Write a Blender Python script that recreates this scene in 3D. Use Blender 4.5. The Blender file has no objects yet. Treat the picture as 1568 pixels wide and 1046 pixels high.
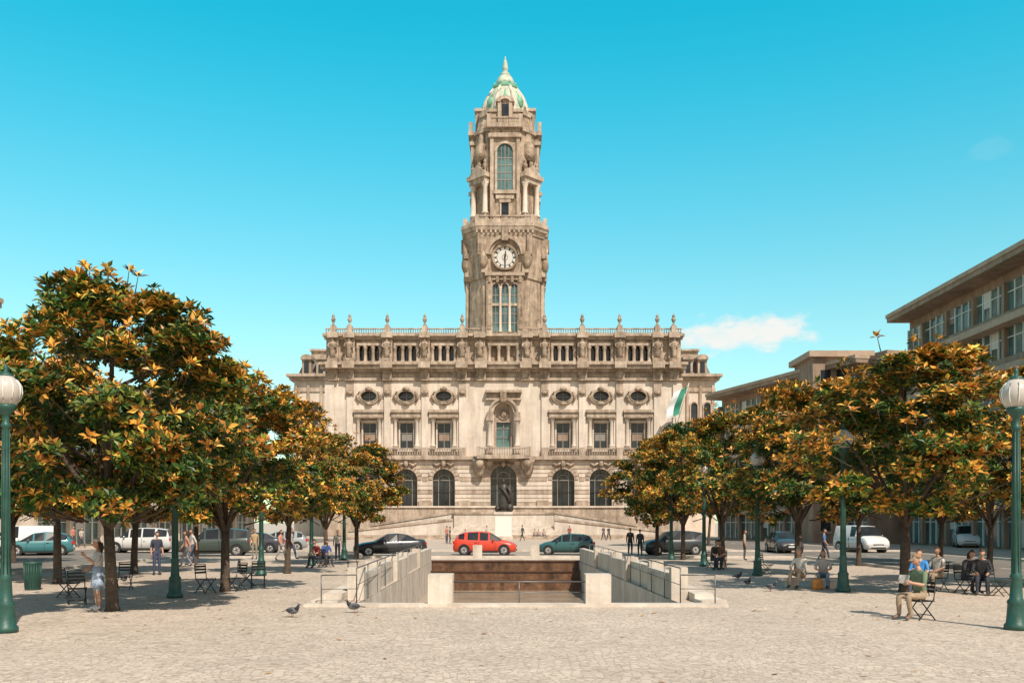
import bpy, bmesh, math, random
import numpy as np
from mathutils import Matrix, Vector
R = random.Random(7)
sc = bpy.context.scene
sc.view_settings.view_transform = 'Standard'
sc.view_settings.look = 'None'
sc.view_settings.exposure = 0
F = 1400.0; CX = 784.0; HY = 800.0; CH = 2.1

# ------------------------------------------------------------ materials
def new_mat(name):
    m = bpy.data.materials.new(name); m.use_nodes = True
    return m, m.node_tree.nodes, m.node_tree.links, m.node_tree.nodes['Principled BSDF']

def mat(name, col, rough=0.7, var=0.0, scale=2.0, bump=0.0, metal=0.0, streak=0.0, bscale=None, spec=None, col2=None):
    m, n, l, b = new_mat(name)
    b.inputs['Base Color'].default_value = (*col, 1)
    b.inputs['Roughness'].default_value = rough
    b.inputs['Metallic'].default_value = metal
    if spec is not None: b.inputs['Specular IOR Level'].default_value = spec
    if var > 0 or bump > 0:
        tc = n.new('ShaderNodeTexCoord')
        no = n.new('ShaderNodeTexNoise'); no.inputs['Scale'].default_value = scale
        no.inputs['Detail'].default_value = 4; no.inputs['Roughness'].default_value = 0.68
        l.new(tc.outputs['Object'], no.inputs['Vector'])
        cr = n.new('ShaderNodeValToRGB')
        lo = col2 if col2 else tuple(c*(1-var) for c in col)
        hi = tuple(min(1, c*(1+var*0.6)) for c in col)
        cr.color_ramp.elements[0].position = 0.33; cr.color_ramp.elements[0].color = (*lo, 1)
        cr.color_ramp.elements[1].position = 0.66; cr.color_ramp.elements[1].color = (*hi, 1)
        l.new(no.outputs['Fac'], cr.inputs['Fac'])
        out = cr.outputs['Color']
        if streak > 0:
            mp = n.new('ShaderNodeMapping'); mp.inputs['Scale'].default_value = (1.3, 1.3, 0.16)
            l.new(tc.outputs['Object'], mp.inputs['Vector'])
            n2 = n.new('ShaderNodeTexNoise'); n2.inputs['Scale'].default_value = 1.0; n2.inputs['Detail'].default_value = 5
            n2.inputs['Roughness'].default_value = 0.7
            l.new(mp.outputs['Vector'], n2.inputs['Vector'])
            c2 = n.new('ShaderNodeValToRGB')
            c2.color_ramp.elements[0].position = 0.36; c2.color_ramp.elements[0].color = (1-streak, 1-streak*1.1, 1-streak*1.2, 1)
            c2.color_ramp.elements[1].position = 0.6; c2.color_ramp.elements[1].color = (1, 1, 1, 1)
            l.new(n2.outputs['Fac'], c2.inputs['Fac'])
            mx = n.new('ShaderNodeMix'); mx.data_type = 'RGBA'; mx.blend_type = 'MULTIPLY'
            mx.inputs['Factor'].default_value = 1
            l.new(out, mx.inputs['A']); l.new(c2.outputs['Color'], mx.inputs['B'])
            out = mx.outputs['Result']
        l.new(out, b.inputs['Base Color'])
        if bump > 0:
            nb = n.new('ShaderNodeTexNoise'); nb.inputs['Scale'].default_value = bscale or scale*6
            nb.inputs['Detail'].default_value = 3
            l.new(tc.outputs['Object'], nb.inputs['Vector'])
            bp = n.new('ShaderNodeBump'); bp.inputs['Strength'].default_value = bump
            bp.inputs['Distance'].default_value = 0.08
            l.new(nb.outputs['Fac'], bp.inputs['Height']); l.new(bp.outputs['Normal'], b.inputs['Normal'])
    return m

M_LIGHT = mat('limestone_light', (0.68, 0.585, 0.49), 0.85, 0.14, 0.5, 0.25, streak=0.22, bscale=3)
M_STONE = mat('granite_warm', (0.51, 0.41, 0.32), 0.85, 0.3, 0.8, 0.4, streak=0.42, bscale=4)
M_CARVE = mat('granite_carved', (0.43, 0.335, 0.25), 0.9, 0.45, 1.6, 0.9, streak=0.45, bscale=5)
M_TOWER = mat('granite_tower', (0.49, 0.385, 0.29), 0.88, 0.38, 0.9, 0.5, streak=0.48, bscale=4)
M_SLATE = mat('slate_roof', (0.15, 0.14, 0.13), 0.6, 0.3, 2, 0.2)
M_COPPER = mat('copper_patina', (0.16, 0.40, 0.27), 0.6, 0.4, 1.5, 0.2)
M_DOME = mat('dome_pale', (0.53, 0.58, 0.46), 0.6, 0.25, 1.2, 0.2, streak=0.3)
M_GLASS = mat('window_glass', (0.025, 0.03, 0.033), 0.15, 0.6, 0.6)
M_GLASS2 = mat('window_glass_teal', (0.09, 0.17, 0.165), 0.12, 0.75, 0.3)
M_FRAME = mat('window_frame', (0.24, 0.22, 0.19), 0.6)
M_IRON = mat('iron_dark', (0.02, 0.023, 0.023), 0.45)
M_BRONZE = mat('bronze', (0.045, 0.038, 0.03), 0.45, 0.4, 3, 0.3)
M_CLOCK = mat('clock_white', (0.60, 0.57, 0.52), 0.4)
M_GREEN = mat('lamp_green_paint', (0.022, 0.085, 0.065), 0.45, 0.25, 5, 0.1)
M_BARK = mat('bark', (0.12, 0.085, 0.06), 0.95, 0.4, 6, 0.8)
M_GRANW = mat('granite_white', (0.65, 0.575, 0.49), 0.8, 0.16, 1.5, 0.15, streak=0.24)
M_CONC = mat('concrete_beige', (0.35, 0.25, 0.18), 0.85, 0.2, 0.4, 0.15, streak=0.3)
M_WET = mat('wet_brown_granite', (0.19, 0.10, 0.055), 0.35, 0.55, 2.2, 0.3, streak=0.5)
M_WATER = mat('shallow_water', (0.45, 0.36, 0.27), 0.1, 0.25, 0.8, 0.3, bscale=4)
M_RUB = mat('rubber', (0.02, 0.02, 0.02), 0.8)
M_CHR = mat('alloy', (0.5, 0.5, 0.5), 0.35, metal=0.8)
M_PLATE = mat('plate_white', (0.7, 0.7, 0.66), 0.5)
M_RED = mat('tail_red', (0.5, 0.02, 0.02), 0.3)
M_LENS = mat('lamp_lens', (0.7, 0.7, 0.68), 0.15)
M_WHITE = mat('white_paint', (0.75, 0.72, 0.66), 0.6)
M_OPAL = mat('opal_glass', (0.52, 0.47, 0.42), 0.2)
M_METAL = mat('steel_rail', (0.16, 0.155, 0.15), 0.4, metal=0.5)

def ground_mat(name, col, cell, joint, dirt):
    m, n, l, b = new_mat(name)
    tc = n.new('ShaderNodeTexCoord')
    v = n.new('ShaderNodeTexVoronoi'); v.feature = 'DISTANCE_TO_EDGE'; v.inputs['Scale'].default_value = cell
    v.inputs['Randomness'].default_value = 0.6
    vc = n.new('ShaderNodeTexVoronoi'); vc.inputs['Scale'].default_value = cell; vc.inputs['Randomness'].default_value = 0.6
    nw = n.new('ShaderNodeTexNoise'); nw.inputs['Scale'].default_value = .5; nw.inputs['Detail'].default_value = 1
    l.new(tc.outputs['Object'], nw.inputs['Vector'])
    wa = n.new('ShaderNodeVectorMath'); wa.operation = 'MULTIPLY_ADD'; wa.inputs[1].default_value = (1.2,1.2,0)
    l.new(nw.outputs['Color'], wa.inputs[0]); l.new(tc.outputs['Object'], wa.inputs[2])
    l.new(wa.outputs['Vector'], v.inputs['Vector']); l.new(wa.outputs['Vector'], vc.inputs['Vector'])
    r = n.new('ShaderNodeValToRGB'); r.color_ramp.elements[0].position = 0.0
    r.color_ramp.elements[0].color = (joint, joint*0.95, joint*0.88, 1)
    r.color_ramp.elements[1].position = 0.12; r.color_ramp.elements[1].color = (1, 1, 1, 1)
    l.new(v.outputs['Distance'], r.inputs['Fac'])
    hsv = n.new('ShaderNodeSeparateColor'); l.new(vc.outputs['Color'], hsv.inputs['Color'])
    mr = n.new('ShaderNodeMapRange'); mr.inputs['To Min'].default_value = 0.86; mr.inputs['To Max'].default_value = 1.09
    l.new(hsv.outputs['Red'], mr.inputs['Value'])
    no = n.new('ShaderNodeTexNoise'); no.inputs['Scale'].default_value = 0.3; no.inputs['Detail'].default_value = 7
    no.inputs['Roughness'].default_value = 0.72
    l.new(tc.outputs['Object'], no.inputs['Vector'])
    r2 = n.new('ShaderNodeValToRGB')
    r2.color_ramp.elements[0].position = 0.32; r2.color_ramp.elements[0].color = tuple(c*(1-dirt) for c in col)+(1,)
    r2.color_ramp.elements[1].position = 0.62; r2.color_ramp.elements[1].color = (*col, 1)
    l.new(no.outputs['Fac'], r2.inputs['Fac'])
    m1 = n.new('ShaderNodeMix'); m1.data_type = 'RGBA'; m1.blend_type = 'MULTIPLY'; m1.inputs['Factor'].default_value = 1
    l.new(r2.outputs['Color'], m1.inputs['A']); l.new(r.outputs['Color'], m1.inputs['B'])
    m2 = n.new('ShaderNodeVectorMath'); m2.operation = 'SCALE'
    l.new(m1.outputs['Result'], m2.inputs[0]); l.new(mr.outputs['Result'], m2.inputs['Scale'])
    l.new(m2.outputs['Vector'], b.inputs['Base Color'])
    b.inputs['Roughness'].default_value = 0.88
    bp = n.new('ShaderNodeBump'); bp.inputs['Strength'].default_value = 0.3; bp.inputs['Distance'].default_value = 0.012
    l.new(r.outputs['Color'], bp.inputs['Height']); l.new(bp.outputs['Normal'], b.inputs['Normal'])
    return m
M_COBBLE = ground_mat('plaza_cobble', (0.60, 0.49, 0.395), 8.5, 0.62, 0.18)
M_ROAD = ground_mat('road_setts', (0.42, 0.355, 0.29), 7.0, 0.65, 0.2)
M_ASPH = mat('asphalt_worn', (0.20, 0.175, 0.15), 0.9, 0.25, 0.8, 0.2)

# ------------------------------------------------------------ mesh builder
class MB:
    def __init__(s):
        s.v = []; s.f = []; s.mi = []; s.sm = []; s.mats = []; s.M = Matrix.Identity(4)
    def midx(s, m):
        if m not in s.mats: s.mats.append(m)
        return s.mats.index(m)
    def add(s, vs, fs, m, smooth=False):
        o = len(s.v); M = s.M
        for p in vs: s.v.append(tuple(M @ Vector(p)))
        i = s.midx(m)
        for f in fs:
            s.f.append(tuple(a+o for a in f)); s.mi.append(i); s.sm.append(smooth)
    def box(s, x0, x1, y0, y1, z0, z1, m):
        if x0 > x1: x0, x1 = x1, x0
        if y0 > y1: y0, y1 = y1, y0
        if z0 > z1: z0, z1 = z1, z0
        s.add([(x0,y0,z0),(x1,y0,z0),(x1,y1,z0),(x0,y1,z0),(x0,y0,z1),(x1,y0,z1),(x1,y1,z1),(x0,y1,z1)],
              [(0,3,2,1),(4,5,6,7),(0,1,5,4),(1,2,6,5),(2,3,7,6),(3,0,4,7)], m)
    def poly(s, pts, m): s.add(pts, [tuple(range(len(pts)))], m)
    def ext_y(s, pts, y0, y1, m):
        n = len(pts)
        vs = [(x,y0,z) for x,z in pts]+[(x,y1,z) for x,z in pts]
        fs = [tuple(range(n)), tuple(range(2*n-1,n-1,-1))]+[(i,i+n,(i+1)%n+n,(i+1)%n) for i in range(n)]
        s.add(vs, fs, m)
    def lathe(s, cx, cy, prof, n, m, smooth=True, rot=0, sx=1, sy=1):
        vs = []; fs = []
        for r, z in prof:
            for k in range(n):
                a = 2*math.pi*k/n+rot
                vs.append((cx+r*math.cos(a)*sx, cy+r*math.sin(a)*sy, z))
        for i in range(len(prof)-1):
            for k in range(n):
                k2 = (k+1) % n
                fs.append((i*n+k, i*n+k2, (i+1)*n+k2, (i+1)*n+k))
        fs.append(tuple(range(n-1,-1,-1))); fs.append(tuple((len(prof)-1)*n+k for k in range(n)))
        s.add(vs, fs, m, smooth)
    def tube(s, pts, rads, n, m, smooth=True):
        pts = [Vector(p) for p in pts]
        if not isinstance(rads, (list, tuple)): rads = [rads]*len(pts)
        vs = []; fs = []
        for i, p in enumerate(pts):
            d = (pts[min(i+1,len(pts)-1)]-pts[max(i-1,0)])
            if d.length < 1e-6: d = Vector((0,0,1))
            d.normalize()
            up = Vector((0,0,1)) if abs(d.z) < 0.9 else Vector((1,0,0))
            a = d.cross(up).normalized(); b = d.cross(a)
            for k in range(n):
                t = 2*math.pi*k/n
                vs.append(tuple(p+(a*math.cos(t)+b*math.sin(t))*rads[i]))
        for i in range(len(pts)-1):
            for k in range(n):
                k2 = (k+1) % n
                fs.append((i*n+k, (i+1)*n+k, (i+1)*n+k2, i*n+k2))
        fs.append(tuple(range(n))); fs.append(tuple((len(pts)-1)*n+k for k in range(n-1,-1,-1)))
        s.add(vs, fs, m, smooth)
    def ball(s, c, r, m, n=8, sc_=(1,1,1)):
        k = max(4, n//2+1)
        vs = []; fs = []
        for i in range(k+1):
            th = math.pi*i/k
            for j in range(n):
                a = 2*math.pi*j/n
                vs.append((c[0]+r*sc_[0]*math.sin(th)*math.cos(a), c[1]+r*sc_[1]*math.sin(th)*math.sin(a), c[2]-r*sc_[2]*math.cos(th)))
        for i in range(k):
            for j in range(n):
                j2 = (j+1) % n
                fs.append((i*n+j, i*n+j2, (i+1)*n+j2, (i+1)*n+j))
        s.add(vs, fs, m, True)
    def ring(s, cx, cz, ri, ro, y0, y1, a0, a1, n, m, ez=1.0):
        vs = []; fs = []
        for i in range(n+1):
            a = a0+(a1-a0)*i/n; c, sn = math.cos(a), math.sin(a)*ez
            vs += [(cx+ri*c,y0,cz+ri*sn),(cx+ro*c,y0,cz+ro*sn),(cx+ro*c,y1,cz+ro*sn),(cx+ri*c,y1,cz+ri*sn)]
        for i in range(n):
            b = i*4; e = b+4
            for k in range(4):
                k2 = (k+1) % 4
                fs.append((b+k, b+k2, e+k2, e+k))
        fs.append((0,3,2,1)); fs.append((n*4,n*4+1,n*4+2,n*4+3))
        s.add(vs, fs, m)
    def arch_fill(s, cx, r, zs, ztop, y0, y1, m, n=12, ez=1.0):
        pts = [(cx-r*math.cos(math.pi*i/n), zs+r*ez*math.sin(math.pi*i/n)) for i in range(n+1)]
        for i in range(n):
            (xa,za),(xb,zb) = pts[i], pts[i+1]
            s.add([(xa,y0,za),(xb,y0,zb),(xb,y0,ztop),(xa,y0,ztop),(xa,y1,za),(xb,y1,zb)],
                  [(0,1,2,3),(0,4,5,1)], m)
    def arch_fill_down(s, cx, r, zs, zbot, y0, y1, m, n=12, ez=1.0):
        pts = [(cx-r*math.cos(math.pi*i/n), zs-r*ez*math.sin(math.pi*i/n)) for i in range(n+1)]
        for i in range(n):
            (xa,za),(xb,zb) = pts[i], pts[i+1]
            s.add([(xa,y0,za),(xb,y0,zb),(xb,y0,zbot),(xa,y0,zbot),(xa,y1,za),(xb,y1,zb)],
                  [(3,2,1,0),(0,1,5,4)], m)
    def build(s, name, parent=None, loc=(0,0,0), rotz=0, scale=1, fixn=True):
        me = bpy.data.meshes.new(name); me.from_pydata(s.v, [], s.f)
        for m in s.mats: me.materials.append(m)
        me.polygons.foreach_set('material_index', s.mi)
        me.polygons.foreach_set('use_smooth', s.sm)
        if fixn:
            bm = bmesh.new(); bm.from_mesh(me); bmesh.ops.recalc_face_normals(bm, faces=bm.faces); bm.to_mesh(me); bm.free()
        me.update()
        ob = bpy.data.objects.new(name, me); sc.collection.objects.link(ob)
        ob.location = loc; ob.rotation_euler = (0,0,rotz); ob.scale = (scale,)*3
        if parent: ob.parent = parent
        return ob

def empty(name, loc=(0,0,0), rotz=0):
    e = bpy.data.objects.new(name, None); sc.collection.objects.link(e)
    e.location = loc; e.rotation_euler = (0,0,rotz); e.empty_display_size = 0.5
    return e
def gX(px, D): return (px-CX)*D/F
def gD(py): return CH*F/(py-HY)
def gP(px, py):
    D = gD(py); return (gX(px, D), D, 0)

# ------------------------------------------------------------ ground
PN = [(-4.02,23.6),(4.38,23.6),(3.66,50.0),(-4.39,50.0)]
mb = MB()
O = [(-1500,-200),(1500,-200),(1500,3000),(-1500,3000)]
for i in range(4):
    j = (i+1) % 4
    mb.poly([(*O[i],0),(*O[j],0),(*PN[j],0),(*PN[i],0)], M_COBBLE)
mb.build('ground', fixn=False)
mb = MB()
mb.poly([(-30,54.5,.004),(30,54.5,.004),(30,66,.004),(-30,66,.004)], M_ROAD); mb.build('road', fixn=False)
for nm, x0, x1 in (('side_road',17.5,27.5),('side_road',-33,-20)):
    mb = MB(); mb.poly([(x0,-60,.008),(x1,-60,.008),(x1,120,.008),(x0,120,.008)], M_ASPH)
    mb.build(nm, fixn=False)
mb = MB()
for x in (17.2,27.5,-20.3,-33.3):
    mb.box(x,x+.3,-40,54,0,.12,M_GRANW)
mb.box(-17,17,54.2,54.5,0,.12,M_GRANW); mb.box(-30,30,66,66.3,0,.13,M_GRANW)
mb.build('kerb')
mb = MB()
for k in range(30):
    for x in (22.4,-26.6):
        mb.poly([(x,-20+k*4,.013),(x+.14,-20+k*4,.013),(x+.14,-18+k*4,.013),(x,-18+k*4,.013)], M_WHITE)
for k in range(14):
    mb.poly([(-28+k*4,60.2,.009),(-26+k*4,60.2,.009),(-26+k*4,60.34,.009),(-28+k*4,60.34,.009)], M_WHITE)
mb.build('road_markings', fixn=False)

# ------------------------------------------------------------ fountain
ft = empty('fountain')
mb = MB()
def edge(side, t, off=0.0):
    a, b = (PN[0], PN[3]) if side < 0 else (PN[1], PN[2])
    return (a[0]+(b[0]-a[0])*t+side*off, a[1]+(b[1]-a[1])*t)
def wallseg(side, t0, t1, o0, o1, z0, z1, m, z1b=None):
    p = [edge(side,t0,o0), edge(side,t0,o1), edge(side,t1,o1), edge(side,t1,o0)]
    zb = z1 if z1b is None else z1b
    mb.add([(*q,z0) for q in p]+[(*p[0],z1),(*p[1],z1),(*p[2],zb),(*p[3],zb)],
           [(0,1,2,3),(4,5,6,7),(0,1,5,4),(1,2,6,5),(2,3,7,6),(3,0,4,7)], m)
for sd in (-1, 1):
    wallseg(sd, 0, 1, 0.0, .45, -1.9, -0.02, M_GRANW)
    ts = [0.05,.2,.36,.53,.72,1.0]
    for i in range(5):
        o = 0.02 + (0.10 if i % 2 else 0)
        wallseg(sd, ts[i], ts[i+1]-.006, o, o+.3, -.01, .70+.03*(i % 2), M_GRANW)
        wallseg(sd, ts[i]-.002, ts[i]+.010, o-.03, o+.42, -.01, .88, M_GRANW)
    wallseg(sd, -0.003, 1.0, .46, 1.15, 0.0, .10, M_GRANW)
    wallseg(sd, 0.02, .95, .455, .95, 0.10, .22, M_GRANW, .60)
FZ = -1.5
mb.poly([(-4.6,23,FZ),(5,23,FZ),(4.4,51,FZ),(-5,51,FZ)], M_WATER)
mb.box(-4.1,4.5,23.2,23.6,-1.9,-.015,M_GRANW)
x0, x1 = -4.45, 3.72
M_WETE = mat('wet_edge',(0.10,.05,.03),.3,.3,2)
prev = 50.6
for zz, yy in ((.03,50),(-.5,49.3),(-.95,48.6)):
    mb.box(x0,x1,yy,prev,-1.9,zz,M_WET); prev = yy
    mb.box(x0+.01,x1-.01,yy-.06,yy+.02,zz-.07,zz+.012,M_WETE)
mb.box(x0-.3,x1+.4,50.6,51.6,0,.08,M_GRANW)
mb.box(gX(468,23),gX(1112,23),22.75,23.2,0,.07,M_GRANW)
mb.build('basin_walls', ft)
mb = MB()
for px0, px1, ty in ((655,693,880),(897,936,878)):
    D = 22.9
    mb.box(gX(px0,D),gX(px1,D),D,D+.62,0.072,.8,M_GRANW)
for px0, px1 in ((724,738),(812,826)):
    D = 52; mb.box(gX(px0,D),gX(px1,D),D,D+.5,0,.82,M_GRANW)
mb.build('stone_blocks', ft)
mb = MB()
def rail(xa, ya, xb, yb, h=.8, n=3):
    for k in range(n+1):
        t = k/n; x = xa+(xb-xa)*t; y = ya+(yb-ya)*t
        mb.tube([(x,y,0),(x,y,h)], .016, 6, M_METAL)
    mb.tube([(xa,ya,h),(xb,yb,h)], .018, 6, M_METAL)
    mb.tube([(xa,ya,h*.55),(xb,yb,h*.55)], .01, 6, M_METAL)
rail(gX(492,23),23,gX(545,23),23.1,.78,1); rail(gX(1043,23),23.1,gX(1095,23),23,.78,1)
rail(gX(693,23.1),23.2,gX(897,23.1),23.2,.6,2)
rail(gX(1043,23),23.1,*edge(1,.97,.5),.95,11); rail(gX(545,23),23.1,*edge(-1,.97,.5),.95,11)
mb.build('railings', ft)

# ------------------------------------------------------------ city hall
hall = empty('city_hall')
D0 = 133.0; K = 0.095; X0 = gX(771, D0)
U = lambda u: X0+u*K
Z = lambda py: CH+(HY-py)*K
W = MB(); G = MB(); T = MB()
def fb(b, u0, u1, pt, pb, y0, y1, m): b.box(U(u0),U(u1),D0+y0,D0+y1,Z(pb),Z(pt),m)
def col(b, u, pt, pb, yc, r, m, n=12):
    z0, z1 = Z(pb), Z(pt); x = U(u); y = D0+yc
    b.lathe(x,y,[(r*1.35,z0),(r*1.35,z0+.2),(r*1.05,z0+.3),(r,z0+.35),(r*.88,z1-.55),(r*1.0,z1-.5),(r*1.35,z1-.15),(r*1.45,z1)],n,m)
def balus(b, xa, xb, y, z0, z1, m, step=.34, piers=None):
    b.box(xa,xb,y-.16,y+.16,z1-.16,z1,m); b.box(xa,xb,y-.16,y+.16,z0,z0+.14,m)
    n = max(1,int(abs(xb-xa)/step))
    for i in range(n):
        x = xa+(xb-xa)*(i+.5)/n
        b.lathe(x,y,[(.06,z0+.14),(.1,z0+.3),(.05,z0+(z1-z0)*.6),(.08,z1-.16)],5,m)
def urn(b, x, y, z, s, m):
    pr = [(.34,0),(.34,.25),(.2,.35),(.16,.6),(.3,.85),(.42,1.15),(.4,1.4),(.2,1.6),(.3,1.75),(.26,1.95),(.08,2.2),(.02,2.4)]
    b.lathe(x,y,[(r*s,z+h*s) for r,h in pr],8,m)
def herm(b, x, y, z, h, m):
    pr = [(.32,0),(.3,.25),(.36,.45),(.44,.6),(.5,.72),(.3,.8),(.14,.83)]
    b.lathe(x,y,[(r*h*.42,z+t*h) for r,t in pr],9,m,sy=.8)
    b.ball((x,y-.08,z+h*.9),h*.085,m,8,(1,1,1.2))
    for s_ in (-1,1):
        b.tube([(x+s_*.17*h,y-.1,z+h*.72),(x+s_*.24*h,y-.25,z+h*.58),(x+s_*.1*h,y-.4,z+h*.5)],[.05*h,.045*h,.03*h],6,m)
W.box(U(-272.5),U(272.5),D0+1.2,D0+34,0,Z(512),M_STONE)
W.box(U(-273),U(273),D0-.25,D0+1.2,0,Z(775),M_STONE)
bays = [-206,-149,-91.5,0,91.5,149,206]
panels = []
for c in bays:
    r = 17 if c else 20; sp = 735 if c else 732
    panels.append((c,r,sp))
prev = -273
for c,r,sp in panels:
    fb(W,prev,c-r,702,775,0,1.2,M_LIGHT); prev = c+r
    W.arch_fill(U(c),r*K,Z(sp),Z(702),D0,D0+1.2,M_LIGHT,14)
    G.box(U(c-r),U(c+r),D0+.8,D0+.9,Z(775),Z(sp-r),M_GLASS)
    for du in (-r*.5,0,r*.5): fb(G,c+du-.5,c+du+.5,sp-r*.85,775,.68,.81,M_FRAME if du else M_IRON)
    fb(G,c-r,c+r,sp-.6,sp+.8,.66,.82,M_FRAME); fb(G,c-r,c+r,sp+18,sp+19,.67,.82,M_IRON)
    G.ring(U(c),Z(sp),r*K*.45,r*K*.52,D0+.67,D0+.8,0,math.pi,10,M_FRAME)
    for a in (45,90,135):
        a = math.radians(a); G.tube([(U(c)+r*K*.5*math.cos(a),D0+.74,Z(sp)+r*K*.5*math.sin(a)),(U(c)+r*K*math.cos(a),D0+.74,Z(sp)+r*K*math.sin(a))],.05,4,M_FRAME)
    nv = 11
    for i in range(nv):
        a0 = math.pi*i/nv+.02; a1 = math.pi*(i+1)/nv-.02
        ro = r*K+ (.75 if i % 2 else .6)
        if i == nv//2: continue
        T.ring(U(c),Z(sp),r*K,ro,D0-(.22 if i % 2 else .14),D0+.1,a0,a1,2,M_STONE)
    T.ext_y([(U(c-1.8),Z(sp-r+0)),(U(c+1.8),Z(sp-r)),(U(c+3.2),Z(703.5)),(U(c-3.2),Z(703.5))],D0-.6,D0+.1,M_CARVE)
    T.ball((U(c),D0-.6,Z(711)),.35,M_CARVE,8,(1,.7,1.3))
    for s_ in (-1,1): T.tube([(U(c+s_*4),D0-.3,Z(709)),(U(c+s_*11),D0-.35,Z(713)),(U(c+s_*16),D0-.3,Z(709))],[.2,.26,.14],6,M_CARVE)
fb(W,prev,273,702,775,0,1.2,M_LIGHT)
nz = 11; zb0, zt0 = Z(775), Z(705)
for i in range(nz):
    za = zb0+(zt0-zb0)*i/nz; zb = zb0+(zt0-zb0)*(i+1)/nz-.10; zm = (za+zb)/2
    prev = -273.6
    for c,r,sp in panels:
        rr = r*K+.76; dz = zm-Z(sp)
        if dz < 0: hw = (r*K+.02)
        elif dz < rr: hw = math.sqrt(rr*rr-dz*dz)
        else: hw = 0
        hw /= K
        if hw == 0: continue
        T.box(U(prev),U(c-hw),D0-.13,D0+.05,za,zb,M_LIGHT if i % 3 else M_STONE); prev = c+hw
    T.box(U(prev),U(273.6),D0-.13,D0+.05,za,zb,M_LIGHT if i % 3 else M_STONE)
for c in (-120,-177.5,-60,60,120,177.5,-240,240):
    fb(T,c-9,c+9,766,775.4,-.35,.06,M_STONE)
fb(T,-275,275,699,704,-.75,.5,M_STONE); fb(T,-274,274,704,706.5,-.4,.4,M_STONE)
for a,b in ((-236,-61),(61,236)):
    balus(T,U(a),U(b),D0-.5,Z(699)+.003,Z(686.5),M_STONE,.36)
for c in (-235,-177.5,-120,-63,63,120,177.5,235):
    fb(T,c-5,c+5,685.5,699,-.72,.02,M_STONE)
fb(W,-273,273,686,702,0,1.2,M_LIGHT)
fb(W,-273,-226,584,686,0,1.2,M_LIGHT); fb(W,226,273,584,686,0,1.2,M_LIGHT)
fb(W,-71.5,-15,584,686,0,1.2,M_LIGHT); fb(W,15,71.5,584,686,0,1.2,M_LIGHT)
for a,b in ((-186,-169),(-129,-111.5),(111.5,129),(169,186)): fb(W,a,b,584,686,0,1.2,M_LIGHT)
for c in bays:
    if c == 0: continue
    fb(W,c-20,c+20,617,641,0,1.2,M_LIGHT)
    fb(W,c-20,c-13,597,617,0,1.2,M_LIGHT); fb(W,c+13,c+20,597,617,0,1.2,M_LIGHT)
    fb(W,c-20,c+20,584,597,0,1.2,M_LIGHT)
    zc = Z(607); rx = 13*K; ez = 8.5/13
    W.arch_fill(U(c),rx,zc,Z(597),D0,D0+1.0,M_LIGHT,14,ez); W.arch_fill_down(U(c),rx,zc,Z(617),D0,D0+1.0,M_LIGHT,14,ez)
    G.box(U(c-13),U(c+13),D0+.6,D0+.7,Z(617),Z(597),M_GLASS)
    fb(G,c-.5,c+.5,598,616,.5,.62,M_FRAME); fb(G,c-12,c+12,606.5,607.5,.5,.61,M_FRAME)
    T.ring(U(c),zc,rx*.97,rx*1.3,D0-.28,D0+.2,0,2*math.pi,24,M_STONE,ez*1.05)
    T.ring(U(c),zc,rx*.93,rx*1.08,D0-.4,D0+.4,0,2*math.pi,24,M_CARVE,ez)
    T.ball((U(c),D0-.35,Z(596)),.42,M_CARVE,8,(1.3,.8,.8)); T.ball((U(c),D0-.3,Z(618.5)),.38,M_CARVE,8,(1.6,.8,.7))
    for s_ in (-1,1): T.tube([(U(c+s_*14),D0-.25,Z(600)),(U(c+s_*18),D0-.3,Z(607)),(U(c+s_*15),D0-.25,Z(616))],[.15,.28,.12],6,M_CARVE)
    fb(T,c-23,c+23,628,632,-.75,.1,M_STONE); fb(T,c-22,c+22,632,638,-.5,.1,M_STONE); fb(T,c-22.5,c+22.5,638,640.5,-.6,.1,M_CARVE)
    fb(W,c-20,c-10.5,641,686,.95,1.2,M_CARVE); fb(W,c+10.5,c+20,641,686,.95,1.2,M_CARVE)
    fb(W,c-10.5,c+10.5,641,648,.75,1.2,M_STONE)
    fb(T,c-12.5,c-10,646,686,.6,.98,M_LIGHT); fb(T,c+10,c+12.5,646,686,.6,.98,M_LIGHT); fb(T,c-13.5,c+13.5,643,647,.45,.8,M_LIGHT)
    fb(G,c-10.6,c+10.6,647,686,1.0,1.08,M_GLASS)
    fb(G,c-.6,c+.6,647,686,.93,1.01,M_FRAME); fb(G,c-10,c+10,662,663,.92,1.01,M_FRAME)
    fb(G,c-8,c+8,664,674,.985,.998,M_CONC if abs(c)!=149 else M_FRAME)
    for s_ in (-1,1): col(T,c+s_*16.5,640.6,684,.0,.29,M_LIGHT)
    for s_ in (-1,1): fb(T,c+s_*16.5-3.6,c+s_*16.5+3.6,684,686.2,-.45,.45,M_STONE)
for c in (-235,-177.5,-120.3,-63,63,120.3,177.5,235):
    fb(T,c-5,c+5,606,685.6,-.3,.05,M_LIGHT); fb(T,c-6,c+6,598,606,-.45,.05,M_CARVE); fb(T,c-5.5,c+5.5,584,598,-.33,.05,M_STONE)
    T.ball((U(c),D0-.5,Z(602)),.4,M_CARVE,8,(1.3,.6,.8))
for c in (-266,266): fb(T,c-7,c+7,590,699,-.35,.05,M_LIGHT)
W.arch_fill(U(0),15*K,Z(632),Z(598),D0,D0+1.2,M_LIGHT,16); fb(W,-15,15,584,598,0,1.2,M_LIGHT)
T.ring(U(0),Z(632),15*K,19*K,D0-.55,D0+.1,0,math.pi,20,M_STONE); T.ring(U(0),Z(632),19*K,22.5*K,D0-.85,D0+.1,0,math.pi,20,M_STONE)
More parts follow.
